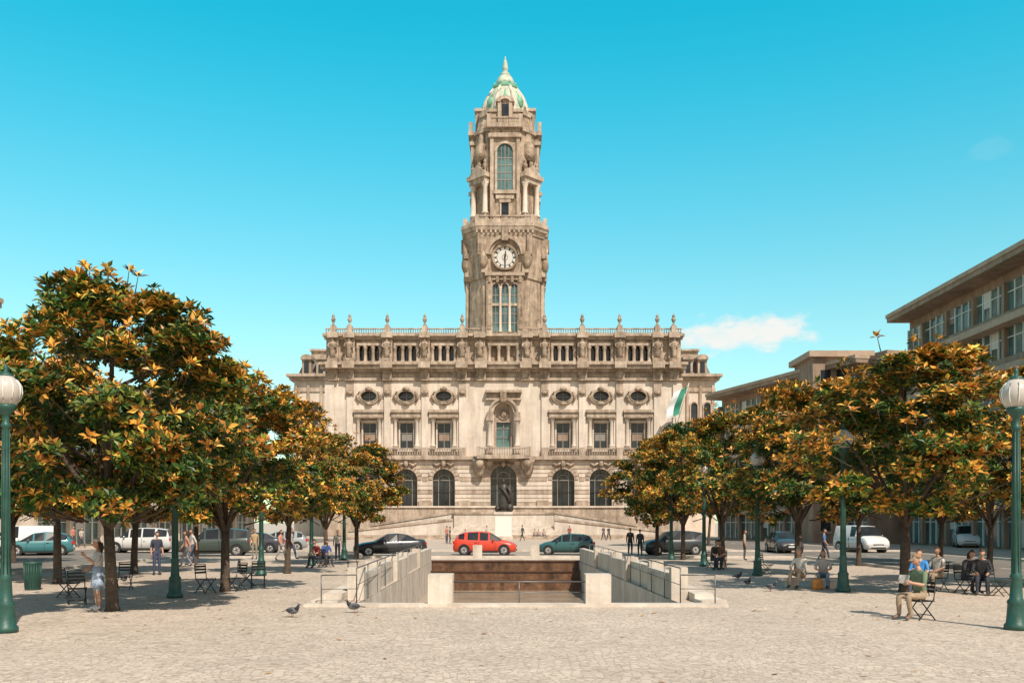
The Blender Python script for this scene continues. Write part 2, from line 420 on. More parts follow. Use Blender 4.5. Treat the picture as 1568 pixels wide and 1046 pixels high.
fb(W,-15,15,614,646,.55,1.2,M_STONE); T.ring(U(0),Z(634),6*K,8*K,D0+.35,D0+.6,0,2*math.pi,18,M_CARVE); T.ball((U(0),D0+.5,Z(634)),.5,M_CARVE,10,(1,.5,1.2))
fb(W,-15,-11,646,686,.55,1.2,M_STONE); fb(W,11,15,646,686,.55,1.2,M_STONE)
fb(G,-11,11,646,686,1.0,1.08,M_GLASS2); fb(G,-.7,.7,646,686,.9,1.01,M_FRAME); fb(G,-11,11,655,656.2,.9,1.01,M_FRAME); fb(G,-11,11,669,670,.9,1.01,M_FRAME)
for s_ in (-1,1):
    col(T,s_*21,645,684,-.5,.34,M_LIGHT); fb(T,s_*21-5,s_*21+5,640,645,-1.1,.05,M_STONE); fb(T,s_*21-4.6,s_*21+4.6,632,640,-.9,.05,M_STONE)
    fb(T,s_*21-5,s_*21+5,684,699,-1.2,.02,M_STONE)
fb(T,-28,28,598.5,602,-1.0,.05,M_STONE); fb(T,-26,26,602,611,-.42,.04,M_CARVE); fb(T,-27,27,611,613,-.6,.04,M_STONE)
T.ext_y([(U(-4),Z(616)),(U(4),Z(616)),(U(5),Z(603)),(U(-5),Z(603))],D0-1.15,D0,M_CARVE)
fb(T,-40,40,699,703.5,-2.1,.3,M_STONE); balus(T,U(-38),U(38),D0-1.9,Z(699)+.004,Z(686.5),M_STONE,.36)
for s_ in (-1,1):
    fb(T,s_*38-3,s_*38+3,685.4,699.2,-2.15,-1.6,M_STONE)
    T.lathe(U(s_*36),D0-.9,[(.3,Z(731)),(.55,Z(726)),(.85,Z(716)),(1.0,Z(709)),(1.2,Z(704))],10,M_CARVE,sy=.8)
    T.ball((U(s_*36),D0-1.7,Z(711)),.55,M_CARVE,10,(1.1,.9,1.2)); T.tube([(U(s_*40),D0-1.2,Z(706)),(U(s_*44),D0-.6,Z(716)),(U(s_*41),D0-.3,Z(728))],[.35,.3,.15],7,M_CARVE)
fb(W,-273,273,556,584,.002,1.2,M_STONE)
fb(T,-274,274,579,583,-.3,.1,M_STONE)
fb(T,-275,275,566,569,-.55,.1,M_STONE)
fb(T,-278,278,560.5,566,-1.15,.3,M_STONE); fb(T,-280,280,557,560.5,-1.5,.3,M_STONE)
for i in range(180):
    u = -273+546*(i+.5)/180; fb(T,u-.8,u+.8,569,571.5,-.5,.05,M_STONE)
for c in (-260,-235,-177.5,-120.3,-63,-34,34,63,120.3,177.5,235,260):
    fb(T,c-9,c+9,556.8,566.3,-1.85,.2,M_STONE); fb(T,c-7,c+7,566.3,583.5,-.7,.1,M_CARVE)
def att(a,b,pt,pb,m=M_STONE): fb(W,a,b,pt,pb,.3,1.6,m)
att(-272,272,513,527)
prev = -272
op = []
for c in bays:
    ww, st = ((4.2,11.6) if c else (4.8,14.5))
    for k in (-1,0,1): op.append((c+k*st,ww))
for u,ww in sorted(op):
    att(prev,u-ww,527,557); prev = u+ww
    fb(G,u-ww,u+ww,527,557,1.1,1.2,M_GLASS); fb(G,u-.4,u+.4,527,557,1.0,1.11,M_FRAME); fb(G,u-ww,u+ww,537,537.8,1.0,1.12,M_FRAME)
att(prev,272,527,557)
for c in bays:
    st = 11.6 if c else 14.5
    for k in (-1.5,-.5,.5,1.5):
        col(T,c+k*st,530,555,.22,.26,M_STONE,8)
    h = 19 if c else 24
    fb(T,c-h,c+h,525.5,529.5,-.15,.32,M_STONE); fb(T,c-h-1,c+h+1,553.5,557.2,-.25,.32,M_STONE)
fb(T,-274,274,516,520,-.25,.35,M_STONE); fb(T,-276,276,512,516,-.75,1.9,M_STONE)
for c in (-260,-235,-177.5,-120.3,-63,-36,36,63,120.3,177.5,235,260):
    fb(T,c-7.5,c+7.5,520,557,-.3,.35,M_STONE); fb(T,c-8.5,c+8.5,510.5,519,-1.15,.3,M_STONE)
    fb(T,c-8,c+8,550,557.3,-1.1,.3,M_CARVE)
    herm(T,U(c),D0-.65,Z(550),3.0,M_CARVE)
    if abs(c) > 40:
        fb(T,c-4,c+4,500,511,-.7,.3,M_STONE); urn(T,U(c),D0-.2,Z(500),.78,M_CARVE)
for a,b in ((-273,-36),(36,273)):
    balus(T,U(a),U(b),D0-.1,Z(512)+.003,Z(503),M_STONE,.34)
W.build('facade_walls', hall); G.build('windows', hall); T.build('stone_trim', hall)

# wings (set back)
Wg = MB(); Dw = 150.0; Kw = Dw/F
zw = lambda py: CH+(HY-py)*Kw
xc = X0
for s_ in (-1,1):
    def wx(u): return xc+s_*u*Kw
    Wg.box(wx(240),wx(322),Dw,Dw+22,0,zw(583),M_LIGHT)
    Wg.box(wx(240),wx(328),Dw-.7,Dw+23,zw(583),zw(578),M_STONE); Wg.box(wx(240),wx(332),Dw-1.3,Dw+23.5,zw(578),zw(574),M_STONE)
    for c in (290,310):
        Wg.box(wx(c-5),wx(c+5),Dw-.08,Dw+.1,zw(650),zw(622),M_GLASS)
        Wg.ring(wx(c),zw(622),5*Kw,7*Kw,Dw-.35,Dw+.1,0,math.pi,10,M_STONE); Wg.ring(wx(c),zw(622),0.01,5*Kw,Dw-.07,Dw+.1,0,math.pi,10,M_GLASS)
        for d_ in (-6,6): Wg.box(wx(c+d_-1),wx(c+d_+1),Dw-.35,Dw+.1,zw(652),zw(622),M_STONE)
        Wg.box(wx(c-7),wx(c+7),Dw-.35,Dw+.1,zw(655),zw(652),M_STONE)
    for c in (280,300,319): Wg.box(wx(c-2),wx(c+2),Dw-.3,Dw+.1,zw(700),zw(590),M_STONE)
    Wg.box(wx(240),wx(323),Dw-.2,Dw+.1,zw(600),zw(594),M_STONE)
    xa, xb = wx(240), wx(318); ya, yb = Dw+.6, Dw+21; zi, zo = zw(574), zw(545)
    xb2 = wx(309)
    Wg.add([(xa,ya,zi),(xb,ya,zi),(xb,yb,zi),(xa,yb,zi),(xa,ya+1.8,zo),(xb2,ya+1.8,zo),(xb2,yb-1.8,zo),(xa,yb-1.8,zo)],
           [(0,1,5,4),(1,2,6,5),(2,3,7,6),(4,5,6,7)], M_SLATE)
    Wg.box(wx(240),wx(312),ya+1.4,yb-1.4,zo,zo+.5,M_STONE)
    for c in (281,303):
        Wg.box(wx(c-7),wx(c+7),Dw-.1,Dw+3,zi,zw(551),M_STONE); Wg.box(wx(c-8.5),wx(c+8.5),Dw-.5,Dw+3.2,zw(551),zw(547),M_STONE)
        Wg.ring(wx(c),zw(547),0.01,7.5*Kw,Dw-.35,Dw+2,0,math.pi,10,M_STONE,.55)
        Wg.box(wx(c-3.6),wx(c+3.6),Dw-.16,Dw+.0,zi+.3,zw(554),M_GLASS)
    Wg.box(wx(279),wx(304),Dw+4,Dw+7,zo,zw(531),M_STONE); Wg.box(wx(277),wx(306),Dw+3.6,Dw+7.4,zw(531),zw(528),M_STONE)
Wg.build('side_wings', hall)

# tower
CT = (gX(773.3,134.5), 134.0+5.35)
def kt(py): return .0957+(.0993-.0957)*min(1,max(0,(355-py)/215))
ZT = lambda py: CH+(HY-py)*kt(py)
KT = .0968
TW = MB()
def octp(h0,c0,h1,c1,p0,p1,m,b=None):
    b = b or TW
    h0,c0,h1,c1 = [a*KT for a in (h0,c0,h1,c1)]
    z0,z1 = ZT(p0),ZT(p1)
    def rg(h,c,z): return [(c,-h,z),(h,-c,z),(h,c,z),(c,h,z),(-c,h,z),(-h,c,z),(-h,-c,z),(-c,-h,z)]
    b.add(rg(h0,c0,z0)+rg(h1,c1,z1), [tuple(range(7,-1,-1)),tuple(range(8,16))]+[(i,(i+1)%8,(i+1)%8+8,i+8) for i in range(8)], m)
TB = Matrix.Translation((*CT,0))
TW.M = TB
octp(55.5,34,54,33,560,426,M_TOWER)
octp(56,35,56,35,508,500,M_STONE)
octp(56,34,57,35,426,413,M_TOWER); octp(57,35,61,38,413,362,M_TOWER)
octp(61.5,40,63,41,362,355,M_STONE); octp(65,43,66.5,44,355,350,M_STONE); octp(67,45,67,45,350,345,M_STONE); octp(63,42,63,42,345,339,M_STONE)
octp(44,27,44,27,339,272,M_TOWER); octp(46,27,45,26,272,212,M_TOWER)
octp(48,29,48,29,212,207,M_STONE); octp(44,25,40,23,207,184,M_TOWER); octp(42.5,25,42.5,25,184,180,M_STONE)
def tb(u0,u1,pt,pb,y0,y1,m): TW.box(u0*KT,u1*KT,y0*KT,y1*KT,ZT(pb),ZT(pt),m)
def tcol(x,y,pt,pb,r,m=M_STONE):
    z0,z1 = ZT(pb),ZT(pt); TW.lathe(x*KT,y*KT,[(r*1.4,z0),(r*1.4,z0+.25),(r,z0+.4),(r*.88,z1-.7),(r*1.4,z1-.1),(r*1.45,z1)],10,m)
for q in range(4):
    TW.M = TB @ Matrix.Rotation(q*math.pi/2,4,'Z')
    tb(-26,26,428,510,-55.7,-54,M_STONE)
    for c in (-14,0,14):
        tb(c-4.7,c+4.7,440,508,-56.2,-55.5,M_GLASS2 if q==0 else M_GLASS)
        TW.ring(c*KT,ZT(440),0.01,4.7*KT,-56.2*KT,-55.5*KT,0,math.pi,8,M_GLASS)
        TW.ring(c*KT,ZT(440),4.7*KT,6.6*KT,-58.5*KT,-55.5*KT,0,math.pi,10,M_STONE)
        for pz in (452,466,480,494): tb(c-4.7,c+4.7,pz,pz+1.4,-56.8,-56,M_FRAME)
        tb(c-.5,c+.5,436,508,-56.9,-56.1,M_FRAME)
    tb(-21,21,465,469,-58,-56,M_STONE)
    for c in (-7,7): tcol(c,-58.3,440,510,.2,M_LIGHT)
    for c in (-23.5,23.5): tb(c-4.4,c+4.4,430,512,-60,-55.5,M_STONE); tb(c-3,c+3,432,505,-61.2,-59,M_CARVE)
    tb(-30,30,419,424,-64,-55,M_STONE); tb(-28,28,424,430,-61,-55.4,M_CARVE)
    for c in (-23,-11,0,11,23): tb(c-2,c+2,424,434,-63,-58,M_CARVE)
    zc = ZT(396)
    TW.ring(0,zc,.01,17*KT,-60.9*KT,-58*KT,0,2*math.pi,32,M_CLOCK)
    TW.ring(0,zc,16.6*KT,19.5*KT,-63.6*KT,-58*KT,0,2*math.pi,32,M_CARVE)
    TW.ring(0,zc,12*KT,12.5*KT,-61.15*KT,-60*KT,0,2*math.pi,32,M_IRON)
    TW.ring(0,zc,4*KT,4.5*KT,-61.15*KT,-60*KT,0,2*math.pi,20,M_IRON)
    for i in range(12):
        a = i*math.pi/6; d = Vector((math.sin(a),0,math.cos(a)))
        TW.tube([Vector((0,-61.2*KT,zc))+d*12.8*KT, Vector((0,-61.2*KT,zc))+d*15.8*KT], .1, 4, M_IRON)
    TW.tube([(0,-61.9*KT,zc+.15),(.03,-61.9*KT,zc-1.35)],[.13,.06],5,M_IRON); TW.tube([(0,-61.8*KT,zc),(.1,-61.8*KT,zc+.95)],[.15,.07],5,M_IRON)
    TW.ring(0,ZT(392),24*KT,29*KT,-66*KT,-57*KT,0.0,math.pi,24,M_STONE); TW.ring(0,ZT(392),20*KT,24*KT,-62.5*KT,-57*KT,0.0,math.pi,24,M_CARVE)
    for s_ in (-1,1):
        tb(s_*31-5,s_*31+5,392,419,-62,-56,M_STONE); TW.ball((s_*33*KT,-61*KT,ZT(400)),.75,M_CARVE,8,(1,.8,1.8))
        tb(s_*37-4,s_*37+4,362,392,-63.5,-56,M_CARVE)
    tb(-5,5,352,372,-69,-60,M_CARVE)
    for i in range(13):
        u = -42+84*i/12; tb(u-1.3,u+1.3,355,359,-65,-60,M_STONE)
    z0,z1 = ZT(345),ZT(334)
    balus(TW,-40*KT,40*KT,-62*KT,z0,z1,M_STONE,.4)
    for s_ in (-1,1): tb(s_*42-3,s_*42+3,333,345,-64,-58,M_STONE)
    tb(-22,22,207,336,-50,-40,M_TOWER)
    tb(-12,12,242,296,-50.6,-49.5,M_GLASS2); TW.ring(0,ZT(242),.01,12*KT,-50.6*KT,-49.5*KT,0,math.pi,16,M_GLASS2)
    TW.ring(0,ZT(242),12*KT,15.5*KT,-53.5*KT,-49*KT,0,math.pi,16,M_STONE)
    for s_ in (-1,1): tb(s_*13.7-1.9,s_*13.7+1.9,242,296,-53.2,-49.2,M_STONE); tb(s_*20-2.6,s_*20+2.6,222,334,-53,-49,M_STONE)
    for pz in (250,260,270,280): tb(-12,12,pz,pz+1.3,-51.2,-50,M_FRAME)
    tb(-.6,.6,232,296,-51.3,-50,M_FRAME); tb(-6,-5.2,234,296,-51.1,-50,M_FRAME); tb(5.2,6,234,296,-51.1,-50,M_FRAME)
    tb(-18,18,296,301,-55,-49,M_STONE); tb(-14,14,303,308,-54,-49,M_STONE)
    tb(-5.5,5.5,313,330,-50.7,-49,M_GLASS); tb(-8,-5.5,310,331,-53,-49,M_STONE); tb(5.5,8,310,331,-53,-49,M_STONE); tb(-8.5,8.5,309,313,-54,-49,M_STONE)
    tb(-25,25,218,223,-55,-44,M_STONE); tb(-27,27,205,210,-57,-42,M_STONE); tb(-23,23,210,218,-52,-44,M_CARVE)
    balus(TW,-24*KT,24*KT,-54*KT,ZT(205),ZT(196),M_STONE,.38)
    for s_ in (-1,1): tb(s_*24-3,s_*24+3,192,205,-56,-50,M_STONE)
    tb(-12,12,170,204,-44,-20,M_TOWER); tb(-5,5,174,190,-44.6,-43,M_GLASS)
    for s_ in (-1,1): tb(s_*8.5-2.5,s_*8.5+2.5,172,200,-46.5,-43,M_STONE)
    TW.ring(0,ZT(172),7*KT,14.5*KT,-48*KT,-26*KT,0,math.pi,14,M_STONE,.62); TW.ring(0,ZT(172),.01,7*KT,-45*KT,-30*KT,0,math.pi,10,M_CARVE,.62)
    TW.M = TB @ Matrix.Rotation(q*math.pi/2+math.pi/4,4,'Z')
    y = -57
    tb(-17,17,328,345,y-3,-40,M_STONE)
    for cx_,cy_ in ((-13,y+1),(13,y+1),(-13,y+13),(13,y+13)): tcol(cx_,cy_,284,328,.38,M_LIGHT)
    tb(-6,6,284,328,y+8,-40,M_TOWER)
    tb(-17.5,17.5,277,284,y-4,-38,M_STONE); tb(-20,20,271,277,y-7,-38,M_STONE)
    TW.ext_y([(-18*KT,ZT(271)),(18*KT,ZT(271)),(0,ZT(258))],(y-5)*KT,-40*KT,M_STONE)
    TW.ext_y([(-14*KT,ZT(268)),(14*KT,ZT(268)),(8*KT,ZT(225)),(-8*KT,ZT(225))],(y+5)*KT,-34*KT,M_CARVE)
    herm(TW,0,(y+1)*KT,ZT(262),3.0,M_CARVE)
    TW.tube([(0,(y+6)*KT,ZT(250)),(0,(y+4)*KT,ZT(238)),(0,(y+9)*KT,ZT(220)),(0,(y+12)*KT,ZT(200)),(0,(y+17)*KT,ZT(186))],[1.0,.95,.75,.6,.35],8,M_CARVE)
    tb(-7,7,186,228,-46,-34,M_TOWER); tb(-8.5,8.5,183,187,-48,-34,M_STONE)
    urn(TW,0,-43*KT,ZT(187),.75,M_CARVE)
    for s_ in (-1,1):
        urn(TW,s_*13*KT,(y+1)*KT,ZT(271),.95,M_CARVE)
TW.build('tower', hall)
DM = MB(); DM.M = TB
pr = [(34,182),(34.5,176),(33.5,168),(31.5,160),(28,152),(23.5,145),(19,139)]
DM.lathe(0,0,[(r*KT*1.03,ZT(p)) for r,p in pr],16,M_DOME,smooth=False,rot=math.pi/16)
for k in range(8):
    a = math.pi/8+k*math.pi/4
    DM.tube([(r*KT*1.03*math.cos(a),r*KT*1.03*math.sin(a),ZT(p)) for r,p in pr],[.38,.38,.36,.34,.3,.27,.24],6,M_GRANW)
    a += math.pi/8
    DM.ball((31*KT*math.cos(a),31*KT*math.sin(a),ZT(164)),.8,M_COPPER,8,(.8,.8,1.2))
    DM.tube([(33*KT*math.cos(a),33*KT*math.sin(a),ZT(171)),(32*KT*math.cos(a),32*KT*math.sin(a),ZT(158)),(24*KT*math.cos(a),24*KT*math.sin(a),ZT(146))],[.3,.25,.1],5,M_COPPER)
DM.lathe(0,0,[(36*KT,ZT(183)),(36*KT,ZT(180)),(34*KT,ZT(179))],8,M_COPPER,smooth=False,rot=math.pi/8)
DM.lathe(0,0,[(19*KT,ZT(139.5)),(22*KT,ZT(138)),(22*KT,ZT(135)),(18*KT,ZT(134)),(17*KT,ZT(131))],8,M_COPPER,smooth=False,rot=math.pi/8)
DM.lathe(0,0,[(15.5*KT,ZT(132)),(14.5*KT,ZT(126)),(12*KT,ZT(120)),(8*KT,ZT(116)),(6.5*KT,ZT(112))],12,M_DOME)
DM.lathe(0,0,[(8*KT,ZT(115)),(7.5*KT,ZT(113)),(4*KT,ZT(111.5)),(3.6*KT,ZT(107)),(4.6*KT,ZT(105.5)),(4.2*KT,ZT(103)),(3.4*KT,ZT(96)),(3.0*KT,ZT(94)),(2.0*KT,ZT(92)),(1.3*KT,ZT(90)),(1.5*KT,ZT(88.5)),(.3*KT,ZT(85))],10,M_DOME)
for k in range(8):
    a = k*math.pi/4+math.pi/8; DM.tube([(18*KT*math.cos(a),18*KT*math.sin(a),ZT(134)),(18*KT*math.cos(a),18*KT*math.sin(a),ZT(129))],[.22,.08],5,M_COPPER)
DM.build('dome', hall)

# podium
PD = MB(); Dp = 122.0; Kp = Dp/F
px_ = lambda p: (p-CX)*Kp
pz_ = lambda p: CH+(HY-p)*Kp
PD.box(px_(695),px_(848),Dp,D0-.3,0,pz_(787),M_GRANW); PD.box(px_(693),px_(850),Dp-.15,Dp+.5,pz_(787),pz_(784),M_STONE)
PD.box(px_(540),px_(1003),128,D0-.26,0,Z(778),M_STONE); PD.box(px_(538),px_(1005),127.8,128.3,Z(778),Z(775.5),M_LIGHT)
for s_ in (-1,1):
    c = 771.5
    def q(u): return px_(c+s_*u)
    for (ua,pa,ub,pb,y0,y1) in ((77,786,205,806,Dp+.3,Dp+1.2),(77,797,235,814,Dp-1.6,Dp-.9)):
        PD.ext_y([(q(ua),0),(q(ub),0),(q(ub),pz_(pb)),(q(ua),pz_(pa))],y0,y1,M_GRANW)
        PD.ext_y([(q(ua),pz_(pa)+.003),(q(ub),pz_(pb)+.003),(q(ub+1),pz_(pb)+.28),(q(ua),pz_(pa)+.28)],y0-.12,y1+.12,M_STONE)
    for k in range(18):
        ua = 77+k*7; PD.box(q(ua),q(ua+7),Dp+1.2,127.8,0,pz_(788+k*1.1),M_STONE)
for k in range(10):
    PD.box(px_(698-k*1.5),px_(845+k*1.5),Dp-.34*(k+1),Dp-.34*k,0,pz_(804)-.17*k,M_GRANW)
for k in range(3):
    PD.box(px_(545)-k*.4,px_(1000)+k*.4,Dp-5.2-.4*k,Dp-4.8-.4*k,0,.48-.16*k,M_STONE)
PD.box(px_(545),px_(1000),Dp-4.8,Dp-1.6,0,.48,M_STONE)
PD.build('entrance_terrace', hall)

# ------------------------------------------------------------ figures
def skin_mesh(joints, edges, rad, levels=1):
    me = bpy.data.meshes.new('tmp'); me.from_pydata(joints, edges, []); ob = bpy.data.objects.new('tmp', me)
    sc.collection.objects.link(ob)
    ob.modifiers.new('s','SKIN')
    if levels:
        ss = ob.modifiers.new('ss','SUBSURF'); ss.levels = levels; ss.render_levels = levels
    for i, r in enumerate(rad):
        sv = me.skin_vertices[0].data[i]
        sv.radius = r if isinstance(r, tuple) else (r, r); sv.use_root = (i == 0)
    dg = bpy.context.evaluated_depsgraph_get(); ev = ob.evaluated_get(dg)
    m2 = ev.to_mesh(); vs = [tuple(v.co) for v in m2.vertices]; fs = [tuple(p.vertices) for p in m2.polygons]
    ev.to_mesh_clear(); bpy.data.objects.remove(ob); bpy.data.meshes.remove(me)
    return vs, fs
def segd(p, a, b):
    ab = b-a; t = max(0, min(1, (p-a).dot(ab)/max(ab.length_squared,1e-9))); return (p-(a+ab*t)).length

POSES = {
 'stand': dict(pel=(0,0,.95),sp=(0,.01,1.13),ch=(0,0,1.32),nk=(0,.01,1.47),hd=(0,-.01,1.55),
    sh=(.175,.0,1.40),el=(.225,.03,1.12),wr=(.235,-.05,.88),ha=(.235,-.07,.80),hp=(.09,0,.91),kn=(.10,-.02,.50),an=(.11,.02,.09),to=(.13,-.15,.04)),
}
def pose_pts(pose, rr):
    P = dict(POSES['stand']); L = {}; Rr = {}
    for k in ('sh','el','wr','ha','hp','kn','an','to'):
        x,y,z = P[k]; L[k] = (-x,y,z); Rr[k] = (x,y,z)
    C = {k: P[k] for k in ('pel','sp','ch','nk','hd')}
    if pose == 'phone':
        Rr['el'] = (.26,-.14,1.17); Rr['wr'] = (.16,-.34,1.34); Rr['ha'] = (.14,-.38,1.41)
        L['el'] = (-.24,-.02,1.12); L['wr'] = (-.16,-.22,1.0); L['ha'] = (-.13,-.29,.99)
    if pose == 'walk':
        Rr['kn'] = (.09,-.17,.52); Rr['an'] = (.1,-.24,.10); Rr['to'] = (.11,-.40,.07)
        L['kn'] = (-.09,.06,.50); L['an'] = (-.1,.30,.14); L['to'] = (-.11,.18,.04)
        Rr['el'] = (.23,.12,1.13); Rr['wr'] = (.24,.14,.89); Rr['ha'] = (.24,.13,.81)
        L['el'] = (-.23,-.05,1.13); L['wr'] = (-.22,-.2,.92); L['ha'] = (-.21,-.24,.85)
    if pose in ('sit','read','sitlean','ground'):
        dz = -.43
        if pose == 'ground': dz = -.50
        ln = {'sit':0,'read':-.04,'sitlean':-.16,'ground':-.1}[pose]
        for k,f in (('pel',0),('sp',.35),('ch',.7),('nk',1.0),('hd',1.25)):
            x,y,z = C[k]; C[k] = (x,y+ln*f,z+dz)
        for S_,sg in ((Rr,1),(L,-1)):
            x,y,z = S_['sh']; S_['sh'] = (x,y+ln*.85,z+dz)
            S_['hp'] = (sg*.09,-.03,.91+dz)
            if pose == 'ground':
                S_['kn'] = (sg*.15,-.42,.51); S_['an'] = (sg*.13,-.50,.10); S_['to'] = (sg*.14,-.66,.05)
                S_['el'] = (sg*.25,-.22,.66); S_['wr'] = (sg*.14,-.40,.62); S_['ha'] = (sg*.10,-.47,.60)
            else:
                S_['kn'] = (sg*.13,-.44,.50); S_['an'] = (sg*.13,-.42+rr.uniform(-.1,.08),.10); a = S_['an']; S_['to'] = (a[0]+sg*.02,a[1]-.16,.04)
                S_['el'] = (sg*.25,-.06+ln,.72); S_['wr'] = (sg*.15,-.26+ln,.64); S_['ha'] = (sg*.13,-.33+ln,.62)
        if pose == 'read':
            for S_,sg in ((Rr,1),(L,-1)):
                S_['el'] = (sg*.24,-.12,.72); S_['wr'] = (sg*.12,-.34,.77); S_['ha'] = (sg*.11,-.41,.80)
    return C, L, Rr

MC = {}
def cm(col, rough=.8):
    k = tuple(round(c,3) for c in col)
    if k not in MC: MC[k] = mat('cloth_%d' % len(MC), col, rough, .25, 7, .25, bscale=12)
    return MC[k]
SKIN = mat('skin', (0.48,0.27,0.18), .55); SKIN2 = mat('skin_tan', (0.36,0.19,0.12), .55)
EYE = mat('eye', (.03,.02,.02), .3); LIP = mat('lip', (.35,.12,.1), .5)
def person(name, loc, face, pose='stand', top=(.1,.1,.12), bot=(.05,.06,.1), hair=(.05,.03,.02), shoes=(.05,.05,.05), h=1.72,
           skirt=None, cap=None, sleeves='short', shorts=False, longhair=False, statue=None, skin=SKIN, book=None, bag=None, headturn=0):
    rr = random.Random(len(name)*7+int(loc[0]*31))
    C, L, Rr = pose_pts(pose, rr)
    names = ['pel','sp','ch','nk','hd']; V = [C[k] for k in names]; rad = [(.15,.115),(.135,.10),(.16,.115),(.055,.055),(.05,.05)]
    E = [(0,1),(1,2),(2,3),(3,4)]
    mt, mbm, ms, msk = cm(top), cm(bot), cm(shoes), skin
    hm = cm(hair)
    if statue: mt = mbm = ms = msk = hm = statue
    segs = [(0,1,mt),(1,2,mt),(2,3,mt),(3,4,msk)]
    for S_ in (L, Rr):
        b = len(V)
        V += [S_['sh'],S_['el'],S_['wr'],S_['ha']]; rad += [.066,.046,.031,(.038,.022)]
        E += [(2,b),(b,b+1),(b+1,b+2),(b+2,b+3)]
        segs += [(2,b,mt),(b,b+1,mt if sleeves!='none' else msk),(b+1,b+2,mt if sleeves=='long' else msk),(b+2,b+3,msk)]
        b = len(V)
        V += [S_['hp'],S_['kn'],S_['an'],S_['to']]; rad += [.095,.066,.045,(.045,.033)]
        E += [(0,b),(b,b+1),(b+1,b+2),(b+2,b+3)]
        segs += [(0,b,mbm),(b,b+1,mbm),(b+1,b+2,msk if shorts else mbm),(b+2,b+3,ms)]
    vs, fs = skin_mesh(V, E, rad, 2 if statue is None and loc[1] < 45 else 1)
    B = MB(); VV = [Vector(v) for v in V]
    groups = {}
    for f in fs:
        c = Vector((0,0,0))
        for i in f: c += Vector(vs[i])
        c /= len(f)
        best = min(segs, key=lambda s_: segd(c, VV[s_[0]], VV[s_[1]]))
        m = best[2]
        if best[0] == 2 and best[1] == 3 and c.z > V[3][2]-.02: m = msk
        groups.setdefault(m, []).append(f)
    B.v += vs
    for m, ff in groups.items():
        i = B.midx(m)
        for f in ff: B.f.append(f); B.mi.append(i); B.sm.append(True)
    hc = Vector(C['hd'])+Vector((0,-.02 if pose!='sitlean' else -.04,.10))
    n = 14; vsx = []; fsx = []
    Rh = Matrix.Rotation(headturn,3,'Z') @ Matrix.Rotation({'read':.35,'sitlean':.3,'phone':.1}.get(pose,0),3,'X')
    for i in range(13):
        th = math.pi*i/12
        for j in range(n):
            a = 2*math.pi*j/n; x = .074*math.sin(th)*math.cos(a); y = .094*math.sin(th)*math.sin(a); z = -.118*math.cos(th)
            if z < -.02: x *= 1+ z*2.2; y = y*(1+z*1.2)-.01*(z < -.06)
            if y < -.06 and abs(x) < .02 and -.04 < z < .012: y -= .024
            vsx.append(tuple(hc+Rh@Vector((x,y,z))))
    for i in range(12):
        for j in range(n):
            j2 = (j+1) % n; fsx.append((i*n+j,i*n+j2,(i+1)*n+j2,(i+1)*n+j))
    B.add(vsx, fsx, msk, True)
    for s_ in (-1,1):
        B.ball(hc+Rh@Vector((s_*.03,-.083,.004)), .010, statue or EYE, 6); B.ball(hc+Rh@Vector((s_*.075,.005,-.005)), .026, msk, 6, (.4,.7,1))
    B.ball(hc+Rh@Vector((0,-.078,-.056)), .017, statue or LIP, 6, (1.4,.5,.4))
    vsx = []; fsx = []
    for i in range(13):
        th = math.pi*i/12
        for j in range(n):
            a = 2*math.pi*j/n; x = .083*math.sin(th)*math.cos(a); y = .102*math.sin(th)*math.sin(a)+.006; z = -.126*math.cos(th)+.006
            vsx.append(tuple(hc+Rh@Vector((x,y,z))))
    for i in range(12):
        for j in range(n):
            j2 = (j+1) % n; a = 2*math.pi*(j+.5)/n; z = -math.cos(math.pi*(i+.5)/12); yy = math.sin(a)
            if z > .55 or (yy > -.15 and z > (-.5 if longhair else -.15)) : fsx.append((i*n+j,i*n+j2,(i+1)*n+j2,(i+1)*n+j))
    B.add(vsx, fsx, hm, True)
    if longhair: B.tube([hc+Vector((0,.07,.02)),hc+Vector((0,.10,-.10)),hc+Vector((0,.10,-.26))],[.07,.075,.03],8,hm)
    if cap:
        cmx = cm(cap); B.lathe(hc.x,hc.y,[(.088,hc.z+.055),(.09,hc.z+.09),(.07,hc.z+.13),(.02,hc.z+.145)],12,cmx)
        B.add([tuple(hc+Rh@Vector(p)) for p in ((-.06,-.07,.062),(.06,-.07,.062),(.045,-.17,.052),(-.045,-.17,.052),(-.06,-.07,.072),(.06,-.07,.072),(.045,-.17,.060),(-.045,-.17,.060))],
              [(0,1,2,3),(4,5,6,7),(0,1,5,4),(1,2,6,5),(2,3,7,6),(3,0,4,7)], cmx)
    for S_,sg in ((L,-1),(Rr,1)):
        w = Vector(S_['wr']); hnd = Vector(S_['ha']); d = (hnd-w).normalized(); side = d.cross(Vector((sg,0,0)))
        if side.length < .1: side = Vector((0,1,0))
        side.normalize(); nrm = d.cross(side).normalized()*(-sg)
        curl = nrm if nrm.x*sg < 0 or abs(nrm.x) < .1 else -nrm
        for k,(o_,ln) in enumerate(((-.027,.062),(-.009,.076),(.009,.072),(.026,.056))):
            p0 = hnd+side*o_; p1 = p0+d*ln*.5; p2 = p1+(d*.8+curl*.5)*ln*.35; p3 = p2+(d*.35+curl*.8)*ln*.28
            B.tube([p0-d*.02,p1,p2,p3],[.0095,.0088,.0078,.006],6,msk)
        t0 = w+(hnd-w)*.45+side*-.02; B.tube([t0,t0+side*-.028+d*.02,t0+side*-.034+d*.052+curl*.012],[.012,.0105,.008],6,msk)
    if skirt:
        smt = cm(skirt); pz = C['pel'][2]
        B.lathe(0,0,[(.15,pz+.14),(.165,pz),(.19,pz-.2),(.215,pz-.36),(.205,pz-.37)],16,smt,sy=.78)
